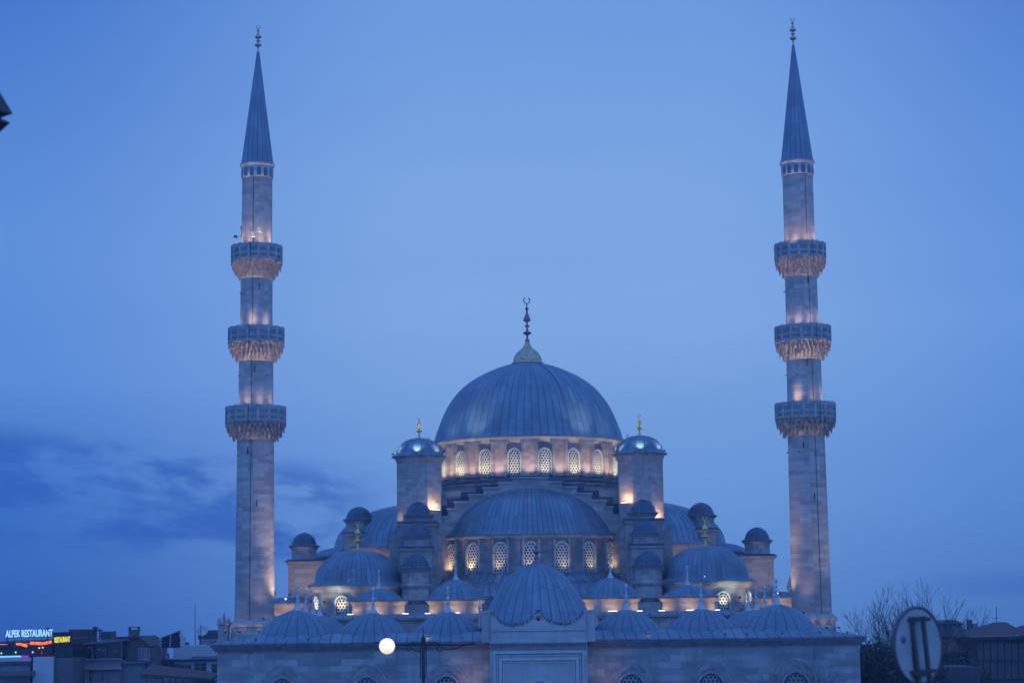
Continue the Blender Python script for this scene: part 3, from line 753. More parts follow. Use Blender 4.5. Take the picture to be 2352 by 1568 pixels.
for s in (-1,1):
    x0, x1 = sorted((s*13.6, s*22.45)); m.box(x0,x1,8.62,33.4,10.935,11.02); m.box(x0+.02,x1-.02,8.6,33.38,11.02,11.62,tx=2.5,ty=.1)
part('side_roof', m, lead(8, 2.2, linear=True), court)
m = MB(); m.box(-22,22,8.4,8.6,0,10.9); m.box(-13.9,-13.6,8.6,33,0,10.9); m.box(13.6,13.9,8.6,33,0,10.9)
part('arcade', m, SF, court)
def court_dome(x, y, r, z, h):
    def mk():
        d = MB(); d.lathe([(r+1.0,-.50),(r+.85,-.36),(r+.45,-.18),(r+.12,-.02),(r,.02)]+dome_curve(r,h,.02,.02,2,CDP)[1:], 64); return d
    o = part('dome', mk, lead(22, 1.25), court, (x,y,z), key='cd%.2f' % r)
    part('finial', lambda: marble_finial(1.95), ALEM, o, (0,0,h-.1), key='alem2')
    return o
for s in (-1,1):
    court_dome(s*16.95, 4, 2.72, 11.55, 1.72)
    court_dome(s*11.6, 4, 2.42, 11.5, 1.52)
    court_dome(s*6.3, 4, 2.42, 11.5, 1.52)
    for y_ in (10.5,16,21.5,27): court_dome(s*17.6, y_, 2.42, 11.5, 1.52)
    m = MB(); m.lathe([(.5,9.5),(.5,12.3),(.62,12.4),(.62,12.6),(.5,12.7)], 8, 0, False)
    for k in range(8):
        aa = 2*PI*k/8; m.box(math.sin(aa)*.5-.07, math.sin(aa)*.5+.07, -math.cos(aa)*.5-.07, -math.cos(aa)*.5+.07, 12.6, 13.0, tx=.06, ty=.06)
    m.lathe([(.1,12.6),(.16,13.0),(.05,13.3),(.0,13.6)], 8)
    if s < 0: part('chimney', m, SR, court, (s*27.0+.3,35.5,0))
    # windows of the front wall
    for x_ in (6.3, 11.75, 17.55):
        wn_ = part('window', lambda: window_mesh(1.75, 3.4, 6, .14), [plain('wall_trim', (.29,.29,.31), .9, var=.3), plain('grey_lattice', (.30,.31,.33), .9), GLASS], court, (s*x_, -.02, 5.25), key='win_court')
        def rel():
            q = MB(); q.strip(arch(2.9,4.4,9,1.25), arch(2.72,4.22,9,1.25), -.04, .0, 0)
            q.strip(arch(2.7,4.15,9,1.25), arch(2.05,3.7,9,1.25), -.035, .0, 1); return q
        part('relieving_arch', rel, [plain('wall_trim', (.29,.29,.31), .9, var=.3), plain('joint_stone', (.27,.26,.27), .9, var=.3)], wn_, (0,.02,0), key='rel')
    # warm wash beside the portal, and on the roof strip
    flood(court, (s*4.75, -1.9, 6.2), (s*4.7, 0, 9.4), 170 if s < 0 else 110, (1,.62,.40), 62, radius=.3)
    flood(court, (s*7.6, 1.0, 11.35), (s*6.8, -.0, 11.05), 5 if s < 0 else 1.5, (1,.85,.5), 110)
    flood(court, (s*4.6, 6.2, 12.4), (s*7.0, 4.6, 12.6), 30, (.9,.8,.75), 60, radius=.4)
# pigeons-and-clutter knobs of the roof edge: small ventilation hoods
m = MB()
for x_ in (12.9,14.4,16.8,19.4,21.3,-15.8,-19.4): m.box(x_-.03,x_+.03,.5,.56,11.0,11.28); m.box(x_-.07,x_+.06,.46,.6,11.28,11.33)
part('vent_hood', m, BLACK, court)

# --- portal
PY = -2.0
m = MB()
m.box(-3.28,3.28,PY,5.5,0,10.36)
# crest wall with a waved top
crest = []
P_pts = [(200,775),(260,815),(330,885),(390,905),(450,902),(520,890),(590,870),(650,830),(690,790),(715,745),(733,728),(752,745),(775,790),(810,828),(860,862),(930,888),(1010,900),(1080,890),(1140,862),(1190,810),(1225,770),(1262,738)]
def pp(cx, cy): 
    p = at(1084.1+cx*.2033, 1249.5+cy*.2033, 138+PY); return (p.x-X0, p.z)
prof = [pp(*q) for q in P_pts]
# symmetrise
def top_at(x):
    def ev(x):
        for (a,za),(b,zb) in zip(prof, prof[1:]):
            if a <= x <= b: return za+(zb-za)*(x-a)/(b-a)
        return prof[0][1] if x < prof[0][0] else prof[-1][1]
    return (ev(x)+ev(-x))/2
xs = [-3.2+6.4*k/64 for k in range(65)]
poly = [(3.2,11.0),(3.2,top_at(3.2))]+[(x, top_at(x)) for x in xs[::-1][1:-1]]+[(-3.2,top_at(-3.2)),(-3.2,11.0)]
m.prism(poly[::-1], PY+.02, PY+.35)
for s in (-1,1):
    x0, x1 = sorted((s*3.23, s*3.84)); m.box(x0,x1,PY+.35,PY+1.6,10.9,12.9); m.box(x0-.05,x1+.05,PY+.3,PY+1.65,12.9,13.05)
portal = part('portal', m, SM, court)
# crest ornament: little leaves along the edge
m = MB()
x = -3.15
while x < 3.1:
    z = top_at(x); w_ = random.uniform(.07,.13); h_ = random.uniform(.07,.16); d_ = random.uniform(.08,.2)
    pts = [(x-w_*.5,z-d_),(x+w_*.6,z-d_*.8),(x+w_*.35,z-d_*.35),(x+w_,z-.01),(x+w_*.3,z+h_*.5),(x+random.uniform(-.04,.04),z+h_),(x-w_*.4,z+h_*.4),(x-w_,z+.01),(x-w_*.3,z-d_*.4)]
    m.prism(pts, PY-.04, PY+.3)
    x += w_*2*random.uniform(.75,1.25)
m.lathe([(.16,-.03),(.17,.0),(0,.04)], 14, 1, M=Matrix.Translation((0,PY-.01,top_at(.4)-.10)) @ Matrix.Rotation(PI/2,4,'X'))
m.box(-3.2,3.2,PY-.02,PY+.01,11.62,11.65,0)
part('crest', m, [plain('crest_stain', (.15,.14,.17), .9, var=.3, sc=6), plain('red_porphyry', (.30,.07,.08), .6)], portal)
# muqarnas cornice: rows of small pendants
m = MB(); m.box(-3.34,3.34,PY-.10,PY+.4,10.86,11.0); 
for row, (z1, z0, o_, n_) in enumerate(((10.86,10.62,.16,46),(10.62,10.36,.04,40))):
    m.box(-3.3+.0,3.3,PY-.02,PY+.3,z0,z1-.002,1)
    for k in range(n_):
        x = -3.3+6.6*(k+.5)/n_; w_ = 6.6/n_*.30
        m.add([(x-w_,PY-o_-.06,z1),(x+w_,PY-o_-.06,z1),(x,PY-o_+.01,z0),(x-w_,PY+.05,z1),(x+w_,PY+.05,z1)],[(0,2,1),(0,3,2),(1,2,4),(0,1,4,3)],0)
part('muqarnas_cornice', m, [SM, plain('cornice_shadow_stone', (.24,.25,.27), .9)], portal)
# nested mouldings and the arch
m = MB()
def frame(x, zt_, wd_, d):
    m.strip([(-x,0),(-x,zt_),(x,zt_),(x,0)], [(-x+wd_,0),(-x+wd_,zt_-wd_),(x-wd_,zt_-wd_),(x-wd_,0)], PY-d, PY+.01, 0)
frame(3.06,10.28,.14,.16); frame(2.86,10.06,.10,.05); frame(2.70,9.88,.20,.11); frame(2.42,9.60,.08,.04)
part('moulding', m, plain('marble_trim', (.48,.49,.49), .7, var=.12), portal)
m = MB(); out = arch(2.6,8.55,12,1.15); inn = arch(2.2,8.3,12,1.15)
m.strip(out, inn, PY-.09, PY+.01, 0)
m.add([(x,PY-.004,z) for x,z in inn], [tuple(range(len(inn)))[::-1]], 1)
part('arch', m, [plain('marble_trim', (.48,.49,.49)), SM], portal)
m = MB(); prf = [(4.05,-5.0),(4.0,-4.4),(3.75,-3.9),(3.55,-3.3),(3.32,-2.9),(2.88,-2.1),(2.45,-1.42),(2.08,-.95),(1.72,-.66),(1.3,-.36),(.95,-.18),(.5,-.05),(.02,0.0)]
m.lathe([(4.25,-5.4),(4.25,-5.0)]+prf, 72, wob=lambda k,r,z: 1+.006*math.cos(k*2*PI/72*24))
pdm = part('portal_dome', m, lead(34, 1.75), portal, (0,4.0,16.35))
m = MB(); m.lathe([(.6,-.14),(.42,0),(.22,.15),(.12,.3),(.2,.42),(.12,.52),(.1,.68),(.25,.78),(.26,.88),(.1,.98),(.08,1.1),(.17,1.18),(.06,1.3),(0,1.5)], 14)
part('finial', m, DKCOP, pdm)
m = MB(); m.lathe([(.09,0),(.10,1.3),(.16,1.35),(.06,1.5),(.02,1.95),(0,2)], 8)
for s in (-1,1): part('pinnacle', m, ALEM, portal, (s*3.98, .0, 11.9), key='pinn')

# ================================================================== left: rooftop restaurant and the old town
def bx(name, u0, u1, v0, v1, Y, D, mat, parent, base=False):
    a = at(u0, v1, Y); b = at(u1, v0, Y)
    m = MB(); m.box(a.x-parent.location.x, b.x-parent.location.x, Y-parent.location.y, Y+D-parent.location.y, 0 if base else a.z, b.z)
    return part(name, m, mat, parent)
def win(parent, u, v, Y, w_, h_, mats=None):
    p = at(u, v, Y)
    def mk():
        m = MB(); m.box(-w_/2-.08,w_/2+.08,-.10,.02,-.12,0,0); m.box(-w_/2-.08,w_/2+.08,-.07,.02,h_,h_+.1,0); m.box(-w_/2-.08,-w_/2,-.05,.02,0,h_,0); m.box(w_/2,w_/2+.08,-.05,.02,0,h_,0)
        m.box(-.03,.03,-.04,.01,0,h_,0); m.box(-w_/2,w_/2,-.02,-.005,0,h_,1); m.box(-w_/2,w_/2,-.035,-.021,h_*.62,h_*.66,0); return m
    return part('window', mk, mats or [plain('pale_frame', (.34,.33,.35), .7), GLASS], parent, (p.x-parent.location.x, Y-parent.location.y, p.z), key='cw%.2f%.2f%d' % (w_,h_,bool(mats)))
def bldg(label, u, Y, cat='building', name='town_house'):
    p = at(u, 1500, Y); return thing(name, label, cat, (p.x, Y, 0))
GREY = plain('grey_render', (.32,.33,.36), .9, var=.2, sc=.6); PALE = plain('pale_render', (.52,.54,.58), .9, var=.12, sc=.5)
BRN = plain('brown_render', (.15,.13,.14), .9, var=.25, sc=.7); REDT = plain('red_roof_tile', (.12,.06,.055), .9, var=.35, sc=3)
DGL = plain('terrace_glass', (.012,.014,.02), .15); DMET = plain('dark_metal', (.05,.05,.055), .6); MASN = plain('pinkish_masonry', (.30,.23,.25), .9, var=.2, sc=.7)
def text_part(name, body, size, mat, parent, loc, rz=0, ry=0, ext=.05, sx_=1.0, bold=.0, label=None):
    c = bpy.data.curves.new(name, 'FONT'); c.body = body; c.size = size; c.extrude = ext; c.align_x = 'LEFT'; c.offset = bold; c.resolution_u = 3
    o = bpy.data.objects.new(name, c); COL.objects.link(o)
    dg = bpy.context.evaluated_depsgraph_get(); me = bpy.data.meshes.new_from_object(o.evaluated_get(dg)); bpy.data.objects.remove(o)
    me.materials.clear(); me.materials.append(mat); me.name = name
    q = bpy.data.objects.new(name, me); COL.objects.link(q); q.parent = parent; q.location = loc
    wx = max(v.co.x for v in me.vertices)-min(v.co.x for v in me.vertices)
    q.rotation_euler = (PI/2, ry, rz); q.scale = (sx_/wx if sx_ else 1, 1, 1)
    if label: q['label'] = label
    return q
Y1 = 200
rest = bldg('rooftop restaurant building at the far left edge with orange heaters and a coloured light strip', 60, Y1, name='restaurant_building')
bx('wall', -60, 70, 1508, 1700, Y1, 14, GREY, rest, True)
bx('parapet', -60, 71, 1509, 1519, Y1-.4, .4, PALE, rest)
bx('ledge', -60, 71, 1521, 1524, Y1-.7, .7, BRN, rest)
bx('awning', -40, 70, 1540, 1552, Y1-3, 3, BRN, rest)
bx('white_wing', 72, 123, 1507, 1700, Y1-1, 8, PALE, rest, True)
bx('back_wing', 124, 168, 1509, 1700, Y1-.5, 12, BRN, rest, True)
bx('glass_terrace', -60, 122, 1480, 1507, Y1+.3, 10, plain('dark_glazing', (.03,.035,.05), .2), rest)
m = MB()
for (u0,v0,u1,v1) in ((-60,1478,60,1473),(60,1473,166,1466)):
    a = at(u0,v0,Y1-.8); b = at(u1,v1,Y1-.8); a = a-rest.location; b = b-rest.location
    m.add([(a.x,-.8,a.z-.5),(b.x,-.8,b.z-.5),(b.x,-.8,b.z),(a.x,-.8,a.z),(a.x,11,a.z-.5),(b.x,11,b.z-.5),(b.x,11,b.z+.2),(a.x,11,a.z+.2)],[(0,1,2,3),(3,2,6,7),(0,4,5,1),(4,7,6,5),(1,5,6,2),(0,3,7,4)])
part('canopy', m, plain('maroon_canopy', (.07,.03,.04), .8), rest)
bx('glass_terrace', 124, 168, 1476, 1508, Y1+.2, 8, DGL, rest)
ORG = emis('heater_orange', (1,.16,.03), 1.5)
def bar(name, pts, r, mat, parent, Y, label=None):
    m = MB(); q = [at(u,v,Y)-parent.location for u,v in pts]
    for a, b in zip(q, q[1:]): m.tube(a, b, r, seg=6)
    return part(name, m, mat, parent, label=label)
bar('heater', [(37,1478),(52,1479)], .10, ORG, rest, Y1-.95); bar('heater', [(46,1478),(62,1483)], .13, ORG, rest, Y1-.95)
bar('heater', [(70,1476),(98,1477)], .14, ORG, rest, Y1-.95); bar('heater', [(100,1477),(118,1473)], .13, ORG, rest, Y1-.95)
bar('cable_light', [(-20,1479),(18,1479)], .04, emis('orange_dim', (.9,.35,.12), .6), rest, Y1-.95); bar('cable_light', [(46,1478),(74,1477)], .03, emis('orange_dim', (.9,.35,.12), .6), rest, Y1-.95)
bar('light_strip', [(-40,1508.2),(48,1506.2)], .075, emis('cyan_strip', (.12,.85,.8), 1.0), rest, Y1-.6)
bar('light_strip', [(48.5,1506.6),(66,1506.4)], .07, emis('violet_strip', (.5,.02,.75), .8), rest, Y1-.6)
bar('light_strip', [(-40,1511),(49,1508.6)], .05, emis('violet_dim', (.22,.10,.75), .7), rest, Y1-.6)
for u,v,mt in ((3,1499,'w'),(36,1497,'w'),(75,1497,'w'),(90,1487,'o'),(98,1486,'w'),(96,1498,'r')):
    p = at(u,v,Y1+.1)-rest.location; m = MB(); m.lathe([(0,-.10),(.08,-.05),(.10,0),(.08,.05),(0,.10)], 8)
    part('lamp', m, emis('bulb_'+mt, {'w':(.9,.85,.7),'o':(1,.55,.2),'r':(.7,.12,.05)}[mt], {'w':.8,'o':1.2,'r':.5}[mt]), rest, (p.x,p.y,p.z))
bx('awning', 84, 121, 1496, 1508, Y1+.05, .2, plain('red_panel', (.16,.02,.04), .8), rest)
# the two illuminated signs
p0 = at(13, 1462.5, Y1-1.2)
sg = thing('rooftop_sign', 'pale cyan lettering ALPEK RESTAURANT on a rooftop frame, left edge', 'sign', (p0.x, Y1-1.2, p0.z))
CY = emis('neon_cyan', (.42,.80,.95), 1.0); YE = emis('neon_yellow', (.85,.72,.05), 1.0)
wd_ = (at(121,1462,Y1-1.2)-p0).x
text_part('lettering', 'ALPEK RESTAURANT', .98, CY, sg, (0,0,0), 0, -R(.5), .04, wd_, .014)
m = MB(); m.tube((-.1,.12,-.05),(wd_,.12,.0),.035)
for k in range(7): m.tube((.2+k*wd_/7,.12,-.9),(.2+k*wd_/7,.12,.1),.03)
m.tube((.1,.12,-.1),(.0,.3,-1.0),.04)
part('frame', m, DMET, sg)
p0 = at(125, 1474.5, Y1-1.0)
sg = thing('rooftop_sign', 'yellow lettering RESTAURANT on a dark wall beside the pale cyan sign', 'sign', (p0.x, Y1-1.0, p0.z))
wd_ = (at(161,1474,Y1-1)-p0).x
text_part('lettering', 'RESTAURANT', .72, YE, sg, (0,0,0), 0, -R(2.5), .04, wd_, .022)
m = MB(); m.box(-.2,wd_+.2,.1,.3,-.3,1.0)
part('frame', m, plain('sign_board', (.02,.015,.015), .7), sg)

# the masonry house with cornice
h2 = bldg('pinkish masonry house with a dark glazed roof terrace right of the yellow sign', 220, 205)
bx('wall', 168, 277, 1515, 1700, 205, 12, MASN, h2, True)
bx('cornice', 166, 192, 1531, 1535, 204.4, .6, plain('pale_frame', (.34,.33,.35), .7), h2); bx('cornice', 199, 279, 1533, 1537, 204.3, .7, plain('pale_frame', (.34,.33,.35), .7), h2)
bx('parapet', 166, 279, 1511, 1516, 204.7, .5, MASN, h2)
bx('glass_terrace', 168, 281, 1472, 1511, 205.6, 9, DGL, h2)
m = MB(); a = at(160,1466,204.6)-h2.location; b = at(190,1475,204.6)-h2.location; c = at(285,1466,204.6)-h2.location
for p, q in ((a,b),(b,c)):
    m.add([(p.x,-.4,p.z-.22),(q.x,-.4,q.z-.22),(q.x,-.4,q.z),(p.x,-.4,p.z),(p.x,10,p.z-.2),(q.x,10,q.z-.2),(q.x,10,q.z+.1),(p.x,10,p.z+.1)],[(0,1,2,3),(3,2,6,7),(0,4,5,1),(4,7,6,5),(1,5,6,2),(0,3,7,4)])
part('terrace_roof', m, plain('zinc', (.16,.18,.22), .5), h2)
for u in (166,187,212,244,279): bar('post', [(u,1470),(u,1513)], .07, plain('zinc', (.16,.18,.22)), h2, 205.4)
for u in (174,184,211,222,232): win(h2, u, 1566, 204.95, .55, 1.15)
for u,v in ((205,1486),(228,1490),(240,1492),(265,1493)): 
    p = at(u,v,205.5)-h2.location; m = MB(); m.box(-.18,.18,-.03,.03,-.03,.03); part('lamp', m, emis('reddish_lamp', (.45,.16,.10), .25), h2, (p.x,p.y,p.z))
# rooftop clutter behind
h3 = bldg('brown rooftop plant hut with boxes and flues behind the glazed terrace', 190, 222, 'roof hut', 'roof_hut')
bx('wall', 122, 262, 1466, 1700, 222, 10, BRN, h3, True)
bx('hut', 158, 202, 1444, 1466.2, 222.3, 4, plain('brown_panel', (.12,.07,.06), .9), h3)
bx('tank', 128, 150, 1451, 1466.2, 222.5, 3, plain('brown_panel', (.12,.07,.06)), h3); bx('tank', 151, 157, 1456, 1466.2, 222.1, 2, DMET, h3)
bx('tank', 204, 214, 1447, 1466.2, 222.4, 2, DMET, h3); bx('tank', 231, 255, 1449, 1466.2, 222.3, 3, DMET, h3)
bx('fan_unit', 176, 188, 1450, 1462, 222.0, .25, DMET, h3)
for u,v in ((219,1440),(229,1446)):
    a = at(u,v,222.6)-h3.location; m = MB(); m.tube((a.x,a.y,a.z-1.4),(a.x,a.y,a.z),.2 if v == 1440 else .08, seg=10); m.lathe([(.34,-.12),(.34,0),(.02,.14)],10,M=Matrix.Translation(a)); part('flue', m, DMET, h3)
p = at(109,1446,201); m = MB(); m.lathe([(.03,-1.2),(.03,-.25),(.25,-.2),(.3,0),(.1,.25),(0,.25)], 10)
tag(part('roof_vent', m, DMET, None, (p.x,201,p.z)), 'small round dark vent above the cyan sign', 'vent')
# gabled house with chimney
h4 = bldg('dark gabled house with a brick chimney left of the truss billboard', 305, 208)
a = at(268,1466,208)-h4.location; b = at(318,1463,208)-h4.location; c = at(346,1487,208)-h4.location
m = MB(); m.prism([(a.x,0),(c.x,0),(c.x,c.z),(b.x,b.z),(a.x,a.z)], 0, 10); part('wall', m, BRN, h4)
m = MB()
for p, q in ((a,b),(b,c)): 
    m.add([(p.x,-.3,p.z),(q.x,-.3,q.z),(q.x,-.3,q.z+.18),(p.x,-.3,p.z+.18),(p.x,10.2,p.z),(q.x,10.2,q.z),(q.x,10.2,q.z+.18),(p.x,10.2,p.z+.18)],[(0,1,2,3),(3,2,6,7),(0,4,5,1),(4,7,6,5),(1,5,6,2),(0,3,7,4)])
rf = part('roof', m, REDT, h4)
a = at(307,1464,208.6)-h4.location; m = MB(); m.box(a.x-.5,a.x+.5,.4,1.3,a.z-.8,a.z+.75); m.box(a.x-.6,a.x+.6,.3,1.4,a.z+.75,a.z+.85); m.box(a.x-.5,a.x-.4,.4,1.3,a.z+.85,a.z+1.05); m.box(a.x+.4,a.x+.5,.4,1.3,a.z+.85,a.z+1.05); m.box(a.x-.55,a.x+.55,.35,1.35,a.z+1.05,a.z+1.15)
part('chimney', m, BRN, rf)
for u in (322,328,334,340): win(h4, u, 1513, 207.95, .22, 1.05)
bx('side_wing', 278, 326, 1523, 1700, 206, 8, plain('slate_render', (.20,.22,.26), .9), h4, True)
bx('eave', 276, 330, 1519, 1523, 205.6, 8.5, plain('zinc', (.16,.18,.22)), h4)
# low tiled roofs
h5 = bldg('low dark house with a red tiled roof in front of the pale block', 400, 196)
a = at(328,1538,196)-h5.location; b = at(478,1557,196)-h5.location
m = MB(); m.box(a.x,b.x,0,9,0,b.z-.3); part('wall', m, plain('slate_render', (.20,.22,.26)), h5)
m = MB(); m.add([(a.x-.2,-.5,a.z-.6),(b.x+.4,-.5,b.z-.25),(b.x+.4,-.5,b.z),(a.x-.2,-.5,a.z-.3),(a.x-.2,6,a.z+.1),(b.x+.4,6,b.z+.1),(b.x+.4,6,b.z+.35),(a.x-.2,6,a.z+.45)],[(0,1,2,3),(3,2,6,7),(0,4,5,1),(4,7,6,5),(1,5,6,2),(0,3,7,4)])
part('roof', m, REDT, h5)
for u in (335,347,360,374,390,405,420,436): win(h5, u, 1572, 195.95, .3, .5)
# pale block
h6 = bldg('pale flat-roofed block with dark square windows left of the courtyard wall', 430, 215)
bx('wall', 345, 512, 1516, 1700, 215, 14, PALE, h6, True)
bx('ledge', 343, 514, 1513, 1516.2, 214.5, 14, DMET, h6)
bx('penthouse', 398, 506, 1480, 1513.2, 218, 8, PALE, h6)
bx('railing', 350, 388, 1499, 1513.2, 216, .2, plain('slate_render', (.20,.22,.26)), h6)
bx('railing', 440, 505, 1506, 1513.2, 215.5, .15, plain('slate_render', (.20,.22,.26)), h6)
for u,v in ((460,1543),(388,1541),(425,1547),(500,1545)): win(h6, u, v, 214.95, 1.25, .95)
bx('awning', 376, 407, 1525, 1529, 214, 1, REDT, h6)
bx('balcony', 476, 514, 1556, 1566, 213.6, 1.4, GREY, h6)
p = at(436,1463,219)-h6.location; m = MB(); m.lathe([(0,.45),(.35,.4),(.55,.15),(.6,0),(.55,-.3),(.5,-.9)], 16)
part('roof_tank', m, PALE, h6, (p.x-1,p.y,p.z))
h7 = bldg('boxy rooftop plant screen on the building just left of the courtyard', 480, 226, 'roof hut', 'roof_hut')
bx('wall', 455, 535, 1468, 1700, 226, 8, plain('slate_render', (.20,.22,.26)), h7, True)
m = MB(); a = at(456,1468,226)-h7.location; b = at(508,1450,226)-h7.location
for k in range(26):
    x = a.x+(b.x-a.x)*k/25; m.box(x-.04,x+.04,-.02,.1,a.z,b.z+ (0.2 if k > 10 else 0))
m.box(a.x,b.x,.15,2,a.z,b.z-.2); m.box(a.x-.1,b.x+.1,-.1,2.1,b.z-.15,b.z)
part('screen', m, plain('screen_grey', (.10,.10,.12), .8), h7)
for k, (u, v0, v1) in enumerate(((404,1473,1480.2),(412,1470,1480.2),(423,1474,1480.2),(470,1474,1480.2),(484,1471,1480.2),(497,1475,1480.2))):
    bx('roof_unit', u, u+(4 if k % 2 else 8), v0, v1, 218.5+k*.2, 1.2, (GREY if k % 2 else BRN), h6)
for u in (356,366,379): bx('roof_unit', u, u+5, 1504, 1513.2, 215.8, .8, PALE, h6)
p = at(466,1452,225.5)-h7.location; m = MB(); m.lathe([(0,.06),(.35,.1),(.6,.3),(.62,.34),(.36,.15),(0,.12)], 16, M=Matrix.Rotation(R(60),4,'X')); m.tube((0,0,-.8),(0,0,0),.04)
part('dish', m, plain('white_dish', (.5,.5,.5)), h7, tuple(p))
# truss billboard
p0 = at(390, 1490, 212); bb = thing('billboard', 'rooftop billboard seen from behind on a pale truss frame', 'billboard', tuple(p0))
q = lambda u, v, y=212: at(u,v,y)-p0
m = MB(); c4 = [q(369,1464),(q(413,1449)),q(413,1487),q(371,1487)]
m.add([tuple(v) for v in c4]+[tuple(v+Vector((0,.2,0))) for v in c4], [(3,2,1,0),(4,5,6,7),(0,1,5,4),(1,2,6,5),(2,3,7,6),(3,0,4,7)]); part('panel', m, plain('board_back', (.02,.025,.04), .8), bb)
m = MB()
for a, b in (((370,1464),(414,1447)),((370,1462),(370,1488)),((392,1457),(391,1488)),((414,1446),(413,1462)),((366,1470),(372,1468))): m.tube(q(*a)+Vector((0,-.1,0)), q(*b)+Vector((0,-.1,0)), .08, seg=5)
for k in range(6): m.tube(q(365,1464+4*k), q(370,1463+4*k), .03, seg=4); m.tube(q(414,1450+4*k), q(420,1449+4*k), .03, seg=4)
part('truss', m, plain('white_steel', (.4,.42,.45), .6), bb)
for u, vt, vb, r_, lb in ((448.5,1384,1480,.05,'tall thin mast standing on the roofs left of the courtyard'),(461.5,1433,1499,.06,'shorter thin mast right of the tall one')):
    a = at(u,vb,219); b = at(u-.6,vt,219); m = MB(); m.tube((0,0,-.5),b-a,r_,r_*.6,seg=5); m.box(-.12,.12,-.12,.12,-.6,-.3)
    tag(part('mast', m, DMET, None, tuple(a)), lb, 'mast')

# ================================================================== right: houses, trees, sign
h8 = bldg('dark house with hipped red tile roofs at the right edge', 2300, 175)
a = at(2166,1463,175)-h8.location; pk = at(2297,1430,180)-h8.location; b = at(2342,1442,180)-h8.location; ev = at(2240,1458,175)-h8.location
bx('wall', 2235, 2480, 1463, 1700, 175, 14, plain('dark_render', (.06,.06,.07), .9, var=.3, sc=.6), h8, True)
bx('side_wing', 2150, 2236, 1496, 1700, 177, 12, plain('dark_render', (.06,.06,.07)), h8, True)
def hipm(u0,u1,ve,up,vp,Y,D,ins=.5):
    p0 = at(u0,ve,Y)-h8.location; p1 = at(u1,ve,Y)-h8.location; t = at(up,vp,Y+D/2)-h8.location
    m = MB(); z = p0.z; m.add([(p0.x,p0.y,z),(p1.x,p0.y,z),(p1.x,p0.y+D,z),(p0.x,p0.y+D,z),(t.x-ins,p0.y+D/2,t.z),(t.x+ins,p0.y+D/2,t.z)],[(0,1,5,4),(1,2,5),(2,3,4,5),(3,0,4),(3,2,1,0)])
    m.box(p0.x,p1.x,p0.y,p0.y+D,z-.25,z-.003); return m
part('roof', hipm(2228,2372,1462,2298,1428,174.5,12), REDT, h8)
part('roof', hipm(2352,2520,1458,2440,1412,173,12), REDT, h8)
part('roof', hipm(2130,2245,1497,2235,1459,176,12,1.5), REDT, h8)
bar('gutter', [(2228,1462),(2372,1459)], .06, plain('zinc', (.16,.18,.22)), h8, 174.3)
for row in (1512,1555):
    for k in range(7): win(h8, 2252+k*16, row, 174.95, .34, 1.25, [plain('dark_frame', (.09,.09,.10), .8), GLASS])
h9 = bldg('grey house with a shallow curved roof behind the road sign', 2185, 200)
bx('wall', 2160, 2210, 1431, 1700, 200, 8, plain('slate_render', (.20,.22,.26)), h9, True)
a = at(2158,1432,199.6)-h9.location; b = at(2212,1432,199.6)-h9.location; n = 10
m = MB(); m.prism([(a.x,a.z)]+[(b.x,b.z)]+[(b.x-(b.x-a.x)*k/n, b.z+.08+math.sin(PI*k/n)*.35) for k in range(n+1)], -.4, 8.5); part('roof', m, BRN, h9)
bx('chimney', 2227, 2233, 1422, 1475, 203, 1, BRN, h9); bx('annex', 2212, 2250, 1443, 1700, 203, 6, plain('slate_render', (.20,.22,.26)), h9, True)
bx('chimney', 2236, 2246, 1431, 1444, 203.4, 1, plain('slate_render', (.20,.22,.26)), h9)
a = at(2288,1442,182); m = MB(); m.tube((0,0,-.5),(.12,0,1.9),.03,seg=4); m.tube((-.4,0,.5),(.4,0,.5),.02,seg=4); m.tube((-.3,0,.9),(.3,0,.9),.02,seg=4)
tag(part('antenna', m, DMET, None, tuple(a)), 'thin roof antenna above the hipped roof at the right', 'antenna')
hb = bldg('low dark annexe just right of the courtyard corner', 2030, 150, name='annexe')
bx('wall', 1981, 2062, 1494, 1700, 150, 12, plain('dark_render', (.06,.06,.07)), hb, True)
bx('wall', 2060, 2250, 1530, 1700, 151, 8, plain('dark_render', (.06,.06,.07)), hb, True)
bx('chimney', 1986, 2004, 1479, 1495, 151, 2, plain('dark_render', (.06,.06,.07)), hb)

BARK = plain('bark', (.035,.03,.03), .9, var=.3, sc=5)
def tree(label, x, y, zb, h, seed, spread=.55, lv=6, lean=0, tr=.16, rmin=.02, group='bare winter trees', first=.35):
    random.seed(seed)
    t = thing('bare_tree', label, 'tree', (x,y,zb), group); tk = MB(); cr = MB()
    def grow(p, d, ln, r, l):
        q = p+d*ln; tgt = tk if l == lv else cr
        mid = p+d*ln*.5+Vector((random.uniform(-1,1),random.uniform(-1,1),0))*ln*.06
        sg_ = 6 if l > 3 else 3
        tgt.tube(p, mid, r, r*.85, seg=sg_); tgt.tube(mid, q, r*.85, r*.68, seg=sg_)
        if l == 0: return
        for k in range(3 if l > 1 else 2):
            nd = (d+Vector((random.uniform(-1,1),random.uniform(-1,1),random.uniform(-.25,.6)))*spread*(1.0 if k else .55)).normalized()
            start = q if k < 2 else mid
            grow(start, nd, ln*random.uniform(.62,.86), max(r*.62,rmin), l-1)
    grow(Vector((0,0,0)), Vector((lean,0,1)).normalized(), h*first, tr, lv)
    k_ = h/max(v[2] for v in cr.v)
    for q in (tk, cr): q.v = [(a*k_*.9, b*k_*.9, c_*k_) for a, b, c_ in q.v]
    part('trunk', tk, BARK, t); part('branches', cr, BARK, t); return t
